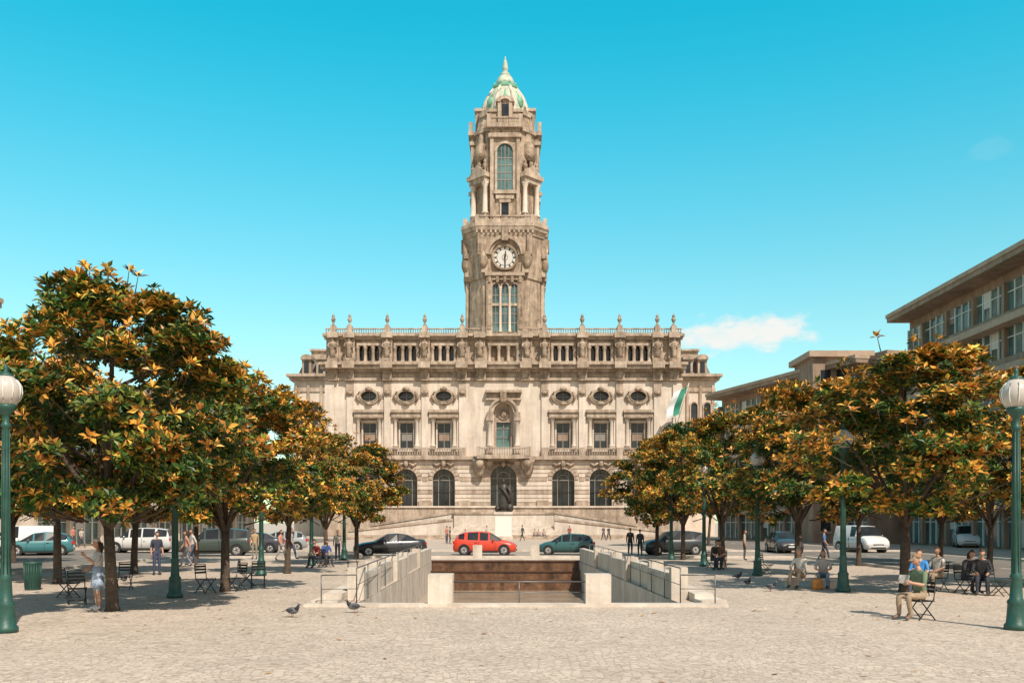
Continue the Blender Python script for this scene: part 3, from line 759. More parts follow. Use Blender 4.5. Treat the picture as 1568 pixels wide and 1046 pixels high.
    if book:
        c = (Vector(L['ha'])+Vector(Rr['ha']))/2+Vector((0,-.03,.05)); bm_ = cm(book)
        for s_ in (-1,1):
            B.add([tuple(c+Vector(p)) for p in ((0,0.02,-.09),(s_*.13,-.02,-.09),(s_*.13,.03,.08),(0,.07,.08),(0,0.03,-.09),(s_*.13,-.01,-.09),(s_*.13,.04,.08),(0,.08,.08))],
                  [(0,1,2,3),(4,5,6,7),(0,1,5,4),(1,2,6,5),(2,3,7,6),(3,0,4,7)], bm_)
    if bag:
        bmx = cm(bag); ch = Vector(C['sp']); B.ball(ch+Vector((0,.19,.1)),.17,bmx,10,(.95,.6,1.3))
        for s_ in (-1,1): B.tube([ch+Vector((s_*.12,.12,.26)),ch+Vector((s_*.12,-.02,.31)),ch+Vector((s_*.13,-.11,.18)),ch+Vector((s_*.13,-.09,-.02)),ch+Vector((s_*.13,.12,-.06))],.014,5,bmx)
    if statue:
        B.lathe(0,.05,[(.36,.02),(.33,.3),(.27,.8),(.24,1.15),(.22,1.38),(.08,1.5)],14,statue,sx=1,sy=.75)
        B.tube([(-.2,-.05,1.38),(.05,-.2,1.1),(.28,-.14,.75),(.34,0,.3)],[.07,.09,.11,.08],8,statue)
        B.tube([(.2,-.0,1.38),(.36,-.05,1.1),(.42,.05,.6),(.36,.1,.05)],[.08,.11,.13,.1],8,statue)
    return B.build(name, None, loc, math.radians(face), h/1.72)

sp_ = gX(771,112)
monument = empty('statue_monument',(sp_,112,0))
st = person('bronze_figure',(0,0,3.55),0,'phone',statue=M_BRONZE,h=3.75); st.parent = monument
mb = MB(); mb.box(-1.15,1.15,-1.1,1.1,0,.45,M_GRANW); mb.box(-1.0,1.0,-.95,.95,.45,3.1,M_WHITE); mb.box(-1.15,1.15,-1.1,1.1,3.1,3.4,M_GRANW); mb.box(-.7,.7,-.7,.7,3.4,3.56,M_BRONZE)
mb.ball((.75,.0,3.9),.5,M_BRONZE,8,(1,1,1.2)); mb.ball((-.7,.1,3.8),.4,M_BRONZE,8,(1,1,1.1))
mb.build('pedestal', monument)

# ------------------------------------------------------------ people
def P_(px, py): return gP(px, py)
x,y,_ = P_(150,934)
person('woman_standing',(x,y,0),-50,'phone',top=(.6,.58,.56),bot=(.35,.42,.5),skirt=(.36,.44,.56),hair=(.06,.03,.02),shoes=(.7,.7,.7),h=1.66,cap=(.55,.5,.45),shorts=True,longhair=True)
ppl = [
 (240,880,'man_standing',40,'stand',(.04,.05,.08),(.05,.06,.12),{}),
 (285,868,'woman_walking',-60,'walk',(.55,.28,.2),(.3,.3,.32),{'longhair':True}),
 (294,866,'man_walking',-50,'walk',(.6,.58,.55),(.08,.1,.16),{}),
 (430,858,'woman_walking',70,'walk',(.6,.3,.22),(.5,.48,.44),{'longhair':True}),
 (446,857,'man_walking',80,'walk',(.5,.5,.5),(.06,.08,.15),{}),
 (390,856,'man_standing',0,'stand',(.5,.35,.2),(.3,.25,.2),{}),
 (517,858,'woman_walking',10,'walk',(.6,.55,.5),(.1,.1,.15),{}),
 (965,851,'man_standing',10,'stand',(.05,.05,.06),(.05,.05,.07),{'sleeves':'long'}),
 (980,852,'man_standing',-20,'stand',(.06,.07,.09),(.04,.045,.06),{'sleeves':'long','bag':(.05,.05,.06)}),
 (924,827.5,'man_walking',30,'walk',(.1,.1,.12),(.05,.05,.07),{}),
 (932,827.5,'woman_walking',30,'walk',(.05,.05,.06),(.03,.03,.04),{}),
 (1140,858,'man_standing',80,'stand',(.5,.4,.3),(.12,.1,.1),{}),
 (1262,858,'man_walking',60,'walk',(.1,.2,.4),(.05,.05,.07),{}),
 (112,838,'man_walking',60,'walk',(.5,.2,.15),(.05,.05,.07),{}),
 (125,839,'woman_walking',60,'walk',(.5,.45,.4),(.1,.1,.12),{}),
 (689,833,'man_standing',90,'stand',(.06,.06,.07),(.04,.04,.05),{}),
 (684,832,'woman_standing',60,'stand',(.5,.2,.15),(.06,.06,.08),{}),
 (800,828,'man_walking',-70,'walk',(.12,.12,.16),(.05,.05,.07),{}),
 (745,827.5,'woman_walking',70,'walk',(.5,.45,.4),(.05,.06,.1),{}),
 (872,827.5,'man_standing',20,'stand',(.3,.08,.06),(.06,.06,.08),{}),
]
for px,py,nm,fc,ps,tp,bt,kw in ppl:
    x,y,_ = P_(px,py); person(nm,(x,y,0),fc,ps,tp,bt,h=R.uniform(1.64,1.8),**kw)

def chair(loc, rot, name='garden_chair'):
    b = MB(); m = M_IRON
    for sx in (-.2,.2):
        b.tube([(sx,-.22,0),(sx,.20,.45),(sx,.25,.86)],[.014]*3,6,m); b.tube([(sx,.24,0),(sx,-.2,.45)],[.014]*2,6,m)
    b.tube([(-.2,.26,.86),(.2,.26,.86)],.013,6,m); b.tube([(-.2,-.12,.1),(.2,-.12,.1)],.01,6,m); b.tube([(-.2,.15,.1),(.2,.15,.1)],.01,6,m)
    for k in range(6): b.box(-.21,.21,-.21+k*.075,-.155+k*.075,.395,.415,m)
    for k in range(3): b.box(-.2,.2,.235+k*.008,.25+k*.008,.58+k*.09,.64+k*.09,m)
    return b.build(name,None,loc,math.radians(rot))
x,y,_ = P_(1408,948)
person('man_sitting',(x,y,0),-68,'read',(.15,.20,.12),(.36,.26,.17),hair=(.4,.38,.36),cap=(.35,.2,.1),shoes=(.2,.12,.08),h=1.80,book=(.5,.47,.42),skin=SKIN)
chair((x,y,0),-68)
x,y,_ = P_(1436,905); person('man_sitting',(x,y,0),-60,'sit',(.55,.5,.46),(.3,.22,.15),h=1.74,skin=SKIN2); chair((x,y,0),-60)
x,y,_ = P_(1408,912); person('man_sitting',(x,y,0),-40,'sit',(.05,.25,.6),(.1,.1,.14),h=1.72); chair((x,y,0),-40)
x,y,_ = P_(1478,908); person('woman_sitting',(x,y,0),20,'sitlean',(.03,.03,.035),(.03,.03,.04),h=1.66,sleeves='long',longhair=True); chair((x,y,0),20)
x,y,_ = P_(1503,910); person('man_sitting',(x,y,0),-25,'sitlean',(.025,.025,.03),(.03,.035,.05),h=1.72,sleeves='long'); chair((x,y,0),-25)
bx,by,_ = P_(1250,902)
mb = MB(); mb.box(-1.0,1.0,-.05,.35,.25,.33,M_GRANW); mb.box(-.8,-.55,0,.3,0,.25,M_GRANW); mb.box(.55,.8,0,.3,0,.25,M_GRANW)
mb.build('stone_bench',None,(bx,by+.35,0))
person('man_sitting',(bx-.34,by+.42,0),-45,'ground',(.62,.56,.5),(.42,.32,.22),hair=(.3,.25,.2),h=1.76,sleeves='long')
person('woman_sitting',(bx+.36,by+.42,0),-20,'ground',(.45,.42,.40),(.18,.26,.36),hair=(.12,.05,.03),h=1.68,longhair=True)
mb = MB(); mb.lathe(0,0,[(.14,0),(.19,.1),(.17,.28),(.08,.36)],10,cm((.6,.25,.06)),sy=.7); mb.tube([(-.1,0,.3),(-.05,0,.45),(.05,0,.45),(.1,0,.3)],.012,5,cm((.6,.25,.06)))
mb.build('shoulder_bag',None,(bx-.02,by-.15,0))
for px,py,fc,tp in ((497,868,40,(.05,.1,.3)),(488,869,-40,(.3,.05,.05)),(1092,872,30,(.04,.04,.05)),(1104,872,-30,(.2,.1,.06))):
    x,y,_ = P_(px,py); person('person_sitting',(x,y,0),fc,'sitlean',tp,(.04,.045,.06),h=1.7); chair((x,y,0),fc)
for px in (818,824,832,712):
    X = gX(px,117.1); person('person_sitting',(X,117.1,.02),20,'ground',(.4,.3,.25),(.1,.1,.12))
for px,py,rt in ((118,925,30),(105,915,150),(315,908,60),(362,905,-30),(378,896,100),(190,903,10),(395,900,200),(1530,912,40),(540,874,20),(1175,880,60)):
    x,y,_ = P_(px,py); chair((x,y,0),rt)

# ------------------------------------------------------------ lamps, bin
def lamp(px, py, X=None):
    x,y,_ = P_(px,py); b = MB(); b2 = MB()
    b.lathe(0,0,[(.22,0),(.22,.1),(.18,.14),(.155,.5),(.17,.55),(.12,.62),(.10,1.0),(.12,1.05),(.09,1.1),(.078,1.5),(.062,3.9),(.09,3.93),(.09,3.98),(.06,4.02),(.07,4.15),(.15,4.24),(.18,4.3),(.18,4.35)],14,M_GREEN)
    for k in range(8):
        a = k*math.pi/4; b.tube([(.081*math.cos(a),.081*math.sin(a),1.12),(.062*math.cos(a),.062*math.sin(a),3.88)],[.016,.012],4,M_GREEN)
    b2.lathe(0,0,[(.165,4.352),(.25,4.48),(.28,4.60),(.265,4.72),(.2,4.82),(.13,4.90)],18,M_OPAL)
    for k in range(10):
        a = k*math.pi/5; b2.tube([(r_*math.cos(a),r_*math.sin(a),z_) for r_,z_ in ((.17,4.36),(.255,4.48),(.285,4.6),(.27,4.72),(.2,4.83))],.012,4,M_WHITE)
    b.lathe(0,0,[(.14,4.885),(.13,4.93),(.06,4.97),(.03,5.0),(.05,5.05),(.01,5.15)],12,M_GREEN)
    e = empty('street_lamp',(x,y,0)); b.build('post',e); b2.build('globe',e)
for px,py in ((9,968),(268,915),(400,881),(477,866),(527,857),(1556,964),(1291,906),(1160,881),(1078,867),(1028,857)): lamp(px,py)
x,y,_ = P_(50,903); b = MB()
b.lathe(0,0,[(.2,0),(.22,.03),(.25,.8),(.27,.82),(.27,.87),(.22,.88),(.21,.80)],20,M_GREEN)
for k in range(20):
    a = k*math.pi/10; b.tube([(.22*math.cos(a),.22*math.sin(a),.05),(.255*math.cos(a),.255*math.sin(a),.8)],.014,4,M_GREEN)
b.build('litter_bin',None,(x,y,0))
def pigeon(px,py,rot):
    b = MB(); g = cm((.14,.145,.16)); d = cm((.05,.05,.06))
    b.ball((0,0,.14),.075,g,10,(1.0,1.75,.95)); b.tube([(0,-.09,.17),(0,-.13,.22),(0,-.14,.255)],[.05,.034,.03],8,d); b.ball((0,-.15,.265),.03,g,8,(1,1.1,1))
    b.tube([(0,-.175,.262),(0,-.2,.255)],[.009,.003],5,d)
    b.add([(-.03,.1,.15),(.03,.1,.15),(.04,.24,.12),(-.04,.24,.12),(-.03,.1,.13),(.03,.1,.13),(.04,.24,.11),(-.04,.24,.11)],[(0,1,2,3),(4,5,6,7),(0,1,5,4),(1,2,6,5),(2,3,7,6),(3,0,4,7)],d)
    for s_ in (-1,1):
        b.ball((s_*.06,.03,.15),.05,d,8,(.35,1.9,.8)); b.tube([(s_*.025,0,.08),(s_*.028,0.01,.01)],.006,5,LIP); b.tube([(s_*.028,.02,.006),(s_*.028,-.04,.006)],.005,5,LIP)
    x,y,_ = P_(px,py); b.build('pigeon',None,(x,y,0),math.radians(rot),1.1)
for a in ((448,945,70),(542,938,-80),(1180,905,60),(1145,898,10),(1130,888,120),(190,893,50)): pigeon(*a)

# ------------------------------------------------------------ cars
ST = {
 'hatch': dict(L=4.0, W=.84, st=[(-2.0,.34,.48,.50,.80,.62),(-1.94,.2,.64,.67,.92,.75),(-1.6,.18,.76,.82,1,.84),(-1.05,.18,.88,.95,1,.80),(-.35,.18,.92,1.38,1,.66),(-.25,.18,.92,1.40,1,.66),(.28,.18,.93,1.46,1,.66),(.38,.18,.93,1.46,1,.66),(1.05,.18,.96,1.43,1,.65),(1.25,.18,.98,1.40,1,.64),(1.62,.18,1.0,1.30,.98,.62),(1.85,.2,.97,1.02,.95,.66),(1.97,.3,.6,.62,.86,.7)], gl=(3,10), ws=(3,4), rw=(10,11), pil=(4,6,8)),
 'sedan': dict(L=4.5, W=.86, st=[(-2.25,.34,.48,.50,.80,.62),(-2.18,.2,.62,.65,.92,.75),(-1.75,.18,.74,.79,1,.84),(-1.0,.18,.86,.90,1,.80),(-.25,.18,.90,1.32,1,.66),(-.15,.18,.90,1.34,1,.66),(.38,.18,.91,1.38,1,.66),(.48,.18,.91,1.38,1,.66),(1.0,.18,.93,1.32,1,.65),(1.15,.18,.94,1.27,1,.64),(1.65,.18,.97,1.02,1,.70),(2.12,.2,.95,.99,.95,.72),(2.25,.32,.6,.62,.86,.7)], gl=(3,9), ws=(3,4), rw=(9,10), pil=(4,6,8)),
 'suv': dict(L=4.5, W=.9, st=[(-2.25,.4,.55,.58,.84,.66),(-2.2,.28,.80,.83,.95,.78),(-1.8,.25,.98,1.03,1,.86),(-1.15,.25,1.04,1.09,1,.84),(-.55,.25,1.06,1.62,1,.72),(-.45,.25,1.06,1.64,1,.72),(.3,.25,1.07,1.70,1,.72),(.4,.25,1.07,1.70,1,.72),(1.2,.25,1.09,1.68,1,.72),(1.35,.25,1.10,1.67,1,.72),(2.0,.25,1.12,1.58,.98,.70),(2.15,.3,1.1,1.14,.96,.76),(2.24,.4,.7,.72,.9,.74)], gl=(3,10), ws=(3,4), rw=(10,11), pil=(4,6,8)),
 'van': dict(L=4.5, W=.9, st=[(-2.25,.4,.55,.58,.84,.66),(-2.2,.25,.80,.84,.95,.78),(-1.9,.22,.98,1.04,1,.88),(-1.45,.22,1.08,1.14,1,.86),(-.8,.22,1.1,1.78,1,.78),(-.7,.22,1.1,1.82,1,.78),(.0,.22,1.1,1.86,1,.80),(.1,.22,1.1,1.86,1,.80),(1.2,.22,1.1,1.86,1,.80),(1.35,.22,1.1,1.86,1,.80),(2.1,.22,1.12,1.84,1,.80),(2.18,.22,1.1,1.2,1,.86),(2.24,.3,.7,.72,.96,.84)], gl=(3,6), ws=(3,4), rw=(10,11), pil=(4,)),
}
PN_ = {}
def car(name, px, py, rot, colr, kind='hatch', s=1.0, D=None):
    d = ST[kind]; w = d['W']
    k = colr
    if k not in PN_:
        m, n, l, b_ = new_mat('car_paint_%d' % len(PN_)); b_.inputs['Base Color'].default_value = (*colr,1); b_.inputs['Roughness'].default_value = .3
        b_.inputs['Coat Weight'].default_value = .6; b_.inputs['Coat Roughness'].default_value = .08; PN_[k] = m
    pm = PN_[k]; e_ = MB(); gl = M_GLASS
    rings = []
    for (x,zb,zt,zr,fw,fr) in d['st']:
        wb = w*fw; wr = w*fr
        half = [(wb*.85,zb),(wb*.99,zb+.12),(wb*1.03,zb+(zt-zb)*.55),(wb*.985,zt-.03),(wb*.955,zt),(wr,zr-.02),(wr*.9,zr+.015),(0,zr+.04)]
        rg = [(x,0,zb)]+[(x,-a,b) for a,b in half]+[(x,a,b) for a,b in reversed(half[:-1])]
        rings.append(rg)
    n = len(rings[0]); vs = [p for r_ in rings for p in r_]
    body=[];glass=[]
    for i in range(len(rings)-1):
        for j in range(n):
            f = (i*n+j,i*n+(j+1)%n,(i+1)*n+(j+1)%n,(i+1)*n+j)
            g = False
            if j in (5,10) and d['gl'][0] <= i < d['gl'][1] and i not in d['pil']: g = True
            if j in (6,7,8,9) and (i in range(*d['ws']) or i in range(*d['rw'])): g = True
            (glass if g else body).append(f)
    caps = [tuple(range(n)), tuple((len(rings)-1)*n+j for j in range(n-1,-1,-1))]
    e_.add(vs, body, pm, True); e_.add(vs, glass, gl, False); e_.add(vs, caps, pm, False)
    hl = d['L']/2; wx = hl*.63; r = .31 if kind in ('hatch','sedan') else .35
    def disc(x,y0,y1,z,ra,m,n=18):
        e_.add([(x+ra*math.cos(2*math.pi*q/n),y0,z+ra*math.sin(2*math.pi*q/n)) for q in range(n)]+[(x+ra*math.cos(2*math.pi*q/n),y1,z+ra*math.sin(2*math.pi*q/n)) for q in range(n)],
               [tuple(range(n)),tuple(range(2*n-1,n-1,-1))]+[(q,(q+1)%n,(q+1)%n+n,q+n) for q in range(n)], m)
    for x in (-wx,wx):
        for sg in (-1,1):
            disc(x,sg*w*.6,sg*(w*1.035),r+.03,r+.06,M_IRON); disc(x,sg*w*.7,sg*(w*1.045),r,r,M_RUB); disc(x,sg*w*.8,sg*(w*1.055),r,r*.66,M_CHR)
            for q in range(5):
                a = q*2*math.pi/5; e_.tube([(x+.06*math.cos(a),sg*w*1.058,r+.06*math.sin(a)),(x+r*.6*math.cos(a),sg*w*1.058,r+r*.6*math.sin(a))],.03,4,M_CHR)
            e_.ball((x,sg*w*1.055,r),.05,M_IRON,6)
    zh = d['st'][1][2]
    for sg in (-1,1):
        e_.ball((-hl+.22,sg*w*.74,zh-.02),.15,M_LENS,8,(1.1,.9,.5)); e_.box(hl-.25,hl-.02,sg*w*.64,sg*w*.93,d['st'][-2][2]-.27,d['st'][-2][2]-.08,M_RED)
        e_.ball((d['st'][4][0]-.25,sg*(w+.09),d['st'][4][2]+.06),.09,pm,8,(.7,1,.7))
        for xd in (d['st'][6][0]+.05, d['st'][4][0]-.35): e_.box(xd-.008,xd+.008,sg*w*1.0,sg*w*1.034,.32,d['st'][6][2]-.06,M_IRON)
        e_.box(-wx+r+.1,wx-r-.1,sg*w*.9,sg*w*1.02,.16,.26,M_IRON); e_.box(d['st'][6][0]+.15,d['st'][6][0]+.3,sg*w,sg*w*1.045,.78,.81,M_IRON)
    e_.box(-hl-.02,-hl+.1,-.26,.26,.40,.50,M_PLATE); e_.box(hl-.06,hl+.01,-.26,.26,.52,.63,M_PLATE); e_.box(-hl-.012,-hl+.1,-.55,.55,.30,.385,M_IRON); e_.box(-hl+.0,-hl+.1,-.4,.4,.52,.6,M_IRON)
    D = D or gD(py); X = gX(px,D)
    root = empty(name,(X,D,.01),math.radians(rot)); root.scale = (s,s,s)
    e_.build('body',root)
    return root
car('sedan_car',597,851,14,(.03,.032,.035),'sedan',1.0)
car('hatchback_car',743,849.5,176,(.66,.06,.025),'hatch',1.02)
car('hatchback_car',868,849,-8,(.03,.11,.11),'hatch',.92)
car('suv_car',1030,849,8,(.04,.05,.055),'suv',.9)
car('van',1318,845,100,(.7,.69,.66),'van',1.0)
car('van',1480,838,70,(.7,.69,.66),'van',1.0)
for px,py,rt,cl,kd in ((35,849,10,(.7,.69,.66),'van'),(62,850,20,(.05,.2,.22),'hatch'),(215,846,5,(.6,.6,.58),'suv'),(330,851,8,(.05,.07,.06),'suv'),(385,846,5,(.05,.05,.06),'sedan'),
      (430,843,8,(.3,.32,.32),'hatch'),(1200,846,90,(.05,.05,.06),'hatch')):
    car({'van':'van','hatch':'hatchback_car','suv':'suv_car','sedan':'sedan_car'}[kd],px,py,rt,cl,kd)

# ------------------------------------------------------------ side buildings
M_EAVE = mat('eave_stone',(.45,.33,.24),.8,.2,1)
def block(name, p0, p1, H, depth, nfl, wall=M_CONC, glass=M_GLASS2, top_over=1.6, antenna=False):
    a = Vector((*p0,0)); b_ = Vector((*p1,0)); d = (b_-a); Ln = d.length; ang = math.atan2(d.y,d.x)
    e = empty(name,(a.x,a.y,0),ang)
    B = MB(); g = MB()
    sg = 1 if a.x > 0 else -1
    def bx(x0,x1,y0,y1,z0,z1,m,bb=B):
        bb.box(x0,x1,-sg*y0,-sg*y1,z0,z1,m)
    bx(0,Ln,.5,depth,0,H-.5,wall)
    fh = (H-1.2)/nfl
    for k in range(nfl):
        z = k*fh
        if k: bx(-.05,Ln+.05,-.95 if k % 2 else -.45,.6,z-.35,z+.2,M_EAVE)
        if k: bx(0,Ln,-.02,.52,z+.2,z+.8,wall)
        z1 = z+(.8 if k else .2); zt = z+fh-.36
        bx(.1,Ln-.1,.42,.47,z1,zt,glass,g)
        nn = int(Ln/1.15)
        for q in range(nn+1):
            x = Ln*q/nn; big = q % 4 == 0; w_ = .2 if big else .05
            bx(x-w_,x+w_,.04 if big else .3,.5,z1,zt,wall if big else M_WHITE)
            if (q*7+k*3) % 5 == 0 and q < nn: bx(x+.1,x+Ln/nn-.1,.34,.41,z1+(zt-z1)*.45,zt,M_CLOCK if (q+k) % 2 else M_FRAME)
        zz = z1+(zt-z1)*.66; bx(0,Ln,.32,.44,zz,zz+.07,M_WHITE)
    bx(-.3,Ln+.3,-top_over,depth,H-.75,H-.35,wall); bx(-.35,Ln+.35,-top_over-.12,depth,H-.35,H,M_EAVE)
    bx(2,Ln-2,4,depth-2,H,H+1.2,wall)
    B.build('walls',e); g.build('glazing',e)
    if antenna:
        t = MB(); t.tube([(Ln*.62,-sg*1,H),(Ln*.62,-sg*1,H+4.5)],[.05,.02],5,M_METAL); t.build('antenna',e)
    return e
block('office_building',(38,38),(38,88.5),22.2,18,6,antenna=True)
block('stone_office_building',(34.8,89.5),(26.3,116.5),18.4,16,5)
mb = MB()
mb.box(30.6,36.2,93,99,0,18.9,M_CONC); mb.box(30.1,36.7,92.5,99.5,18.9,19.5,M_EAVE)
for k in range(5):
    for q in range(3): mb.box(31.4+q*1.6,32.4+q*1.6,92.95,93.1,1.2+k*3.6,3.2+k*3.6,M_GLASS); mb.box(31.3+q*1.6,32.5+q*1.6,92.8,93.1,1.0+k*3.6,1.2+k*3.6,M_EAVE)
mb.build('corner_building')
block('apartment_building',(-41.5,20),(-41.5,73),20,18,6,wall=M_STONE,top_over=.6)
block('terraced_building',(-39,75),(-33,118),15,14,4,wall=M_LIGHT)

# flag
mb = MB(); D = 130.5
mb.tube([(gX(1034,D+2.5),D+2.4,CH+(HY-655)*D/F),(gX(1053,D),D-1,CH+(HY-588)*D/F)],[.07,.05],6,M_WHITE)
FG = mat('flag_green',(.03,.22,.14),.8); FW = mat('flag_white',(.7,.7,.68),.8)
n = 10
def fp(t, s): return (gX(1052,D)-s*2.2-.25*math.sin(t*3)-t*1.2, D-1+.25*math.sin(t*9+s*4), CH+(HY-593)*D/F-t*3.9-s*1.0)
for k in range(n):
    t0,t1 = k/n,(k+1)/n
    mb.add([fp(t0,0),fp(t0,.45),fp(t1,.45),fp(t1,0)],[(0,1,2,3)],FG,True); mb.add([fp(t0,.45),fp(t0,.9),fp(t1,.9),fp(t1,.45)],[(0,1,2,3)],FW,True)
mb.build('flag',None,fixn=False)

# ------------------------------------------------------------ trees
def leaf_mat(name):
    m, n, l, b = new_mat(name)
    at = n.new('ShaderNodeAttribute'); at.attribute_name = 'Col'
    l.new(at.outputs['Color'], b.inputs['Base Color']); b.inputs['Roughness'].default_value = .42
    b.inputs['Specular IOR Level'].default_value = .35
    return m
M_LEAF = leaf_mat('magnolia_leaves')
def tree_mesh(name, seed, H, RX, zb, nclump, nros, rust, leaf=.2, green=(.04,.095,.02), sprigs=60):
    rg = np.random.default_rng(seed); rp = random.Random(seed)
    B = MB()
    tr = .13
    lean = rp.uniform(-.15,.15)
    fork = zb-.1
    B.tube([(0,0,-.05),(0,0,.12),(lean*.3,0,.8),(lean,lean*.5,fork)],[tr*1.5,tr*1.15,tr,tr*.85],9,M_BARK)
    cz = zb+(H-zb)*.36
    def rprof(t):
        q = abs(t-.34)/(.66 if t > .34 else .40); return max(0.0,1-q**2.0)**.6
    cl = []
    for i in range(nclump):
        t = rp.uniform(0.03,.97); a = rp.uniform(0,2*math.pi) ; rr_ = rprof(t)*RX*(rp.uniform(.72,1.0) if rp.random() < .75 else rp.uniform(.15,.7))
        rr_ *= 1+.14*math.sin(a*3+seed)+.10*math.sin(a*5+seed*2)
        cl.append((rr_*math.cos(a), rr_*math.sin(a), zb+.15+t*(H-zb-.5)+rp.uniform(-.2,.2), rp.uniform(.36,.72)))
    for i in range(7):
        a = i*2*math.pi/7+rp.uniform(-.3,.3); p0 = Vector((lean,lean*.5,fork-rp.uniform(0,.25)))
        e1 = Vector((math.cos(a)*RX*.35,math.sin(a)*RX*.35,zb+(H-zb)*.25)); e2 = Vector((math.cos(a)*RX*.62,math.sin(a)*RX*.62,zb+(H-zb)*rp.uniform(.35,.6)))
        B.tube([p0,(p0+e1)/2+Vector((0,0,.1)),e1,e2],[.075,.06,.045,.02],6,M_BARK)
    B.tube([(lean,lean*.5,fork-.1),(lean*.5,0,zb+(H-zb)*.4),(0,0,H-.9)],[.09,.06,.02],7,M_BARK)
    for c in cl:
        if rp.random() < .6:
            q = Vector(c[:3]); p = Vector((q.x*.3,q.y*.3,max(zb,q.z-.5-abs(q.x)*.25))); B.tube([p,(p+q)/2+Vector((0,0,-.08)),q],[.03,.02,.01],4,M_BARK)
    per = nros//nclump
    cen = np.repeat(np.array([c[:3] for c in cl]),per,axis=0); rad = np.repeat(np.array([c[3] for c in cl]),per)
    cb = np.repeat(rg.uniform(.7,1.25,nclump),per)
    cr_ = np.repeat(rg.uniform(.45,1.5,nclump),per)      # some clumps flush rust, others stay green
    N = len(cen)
    dirs = rg.normal(size=(N,3)); dirs /= np.linalg.norm(dirs,axis=1)[:,None]
    dirs[:,2] = dirs[:,2]*.75+.12
    pos = cen+dirs*rad[:,None]*(rg.uniform(.35,1.05,N)**.6)[:,None]*np.array([1.1,1.1,.85])
    if sprigs:
        ts = rg.uniform(.25,1,sprigs); aa = rg.uniform(0,2*np.pi,sprigs)
        rr2 = np.array([rprof(min(.985,t)) for t in ts])*RX*1.04
        sp = np.stack([rr2*np.cos(aa),rr2*np.sin(aa),zb+ts*(H-zb)+rg.uniform(0,.35,sprigs)],1)
        for s_ in sp: B.tube([(s_[0]*.88,s_[1]*.88,s_[2]-.45),tuple(s_)],[.014,.008],4,M_BARK)
        pos = np.concatenate([pos,sp]); cb = np.concatenate([cb,np.ones(sprigs)]); cr_ = np.concatenate([cr_,np.ones(sprigs)*1.5])
    nb = len(B.v)
    N = len(pos)
    ctr = np.array([0,0,cz]); out = pos-ctr; hd = np.linalg.norm(out/np.array([RX,RX,(H-zb)*.55]),axis=1); out /= np.linalg.norm(out,axis=1)[:,None]+1e-6
    ax = out*.7+np.array([0,0,.75])+rg.normal(size=(N,3))*.35; ax /= np.linalg.norm(ax,axis=1)[:,None]
    NL = 9
    t1 = np.cross(ax,rg.normal(size=(N,3))); t1 /= np.linalg.norm(t1,axis=1)[:,None]; t2 = np.cross(ax,t1)
    isr = rg.random(N) < np.clip(rust*cr_*(.12+1.0*np.clip(hd,0,1.1)),0,.95)
    yelp = .34 if rust > .2 else .05
    V = []; C = []
    for k in range(NL):
        ang = 2*np.pi*k/NL+rg.uniform(-.3,.3,N); inner = (k % 3 == 0)
        el = (rg.uniform(.75,1.25,N) if inner else rg.uniform(-.05,.75,N))
        rad_ = t1*np.cos(ang)[:,None]+t2*np.sin(ang)[:,None]
        d = rad_*np.cos(el)[:,None]+ax*np.sin(el)[:,None]
        sd = np.cross(d,ax); sd /= np.linalg.norm(sd,axis=1)[:,None]+1e-6
        nrm = np.cross(sd,d)
        ln = leaf*rg.uniform(.75,1.25,N); wd = ln*rg.uniform(.19,.26,N)
        b0 = pos+d*.02; mid = b0+d*(ln*.52)[:,None]
        L = mid+sd*wd[:,None]+nrm*(wd*.35)[:,None]; Rt = mid-sd*wd[:,None]+nrm*(wd*.35)[:,None]
        tip = b0+d*ln[:,None]-nrm*(ln*.12)[:,None]
        V.append(np.stack([b0,L,tip,Rt],1))
        br = (rg.uniform(.65,1.35,N)*cb)[:,None]
        g = np.array(green)*br; yel = np.array([.19,.215,.03])*br; ru = np.array([.46,.19,.035])*br; og = np.array([.76,.40,.07])*br
        pick = rg.random(N)
        isrk = isr & (pick < (.95 if inner else .5))
        col_ = np.where(isrk[:,None], np.where((rg.random(N) < .55)[:,None], og, ru), np.where((rg.random(N) < yelp)[:,None], yel, g))
        C.append(np.repeat(col_[:,None,:],4,axis=1))
    V = np.concatenate(V).reshape(-1,3); C = np.concatenate(C).reshape(-1,3)
    nl = len(V)//4
    idx = np.arange(nl)*4+nb
    faces = np.concatenate([np.stack([idx,idx+1,idx+2],1),np.stack([idx,idx+2,idx+3],1)])
    me = bpy.data.meshes.new(name)
    me.from_pydata(B.v+V.tolist(), [], B.f+faces.tolist())
    me.materials.append(M_BARK); me.materials.append(M_LEAF)
    me.polygons.foreach_set('material_index', [0]*len(B.f)+[1]*len(faces))
    me.polygons.foreach_set('use_smooth', [True]*len(B.f)+[False]*len(faces))
    ca = me.color_attributes.new('Col','FLOAT_COLOR','POINT')
    arr = np.ones((nb+len(V),4),dtype=np.float32); arr[:nb,:3] = .1; arr[nb:,:3] = np.clip(C,0,.85)
    ca.data.foreach_set('color', arr.ravel()); me.update()
    return me
TA = tree_mesh('tree_a',3,8.3,3.05,2.2,95,4700,.46,.2,sprigs=110)
TM = [tree_mesh('tree_m%d'%i,11+i,8.0,2.6,2.3,62,2700,r_,.2,sprigs=60) for i,r_ in enumerate((.54,.62,.70,.54))]
TG = tree_mesh('tree_g',31,10.0,3.2,2.6,70,3200,.0,.26,(.035,.10,.025),0)
def tree(me, px, D, H, RX, H0, R0, rot, nm='magnolia_tree'):
    o = bpy.data.objects.new(nm, me); sc.collection.objects.link(o)
    o.location = (gX(px,D),D,0); o.rotation_euler = (0,0,rot); o.scale = (RX/R0,RX/R0,H/H0)
tree(TA,172,21.8,7.95,3.15,8.3,3.05,0.4)
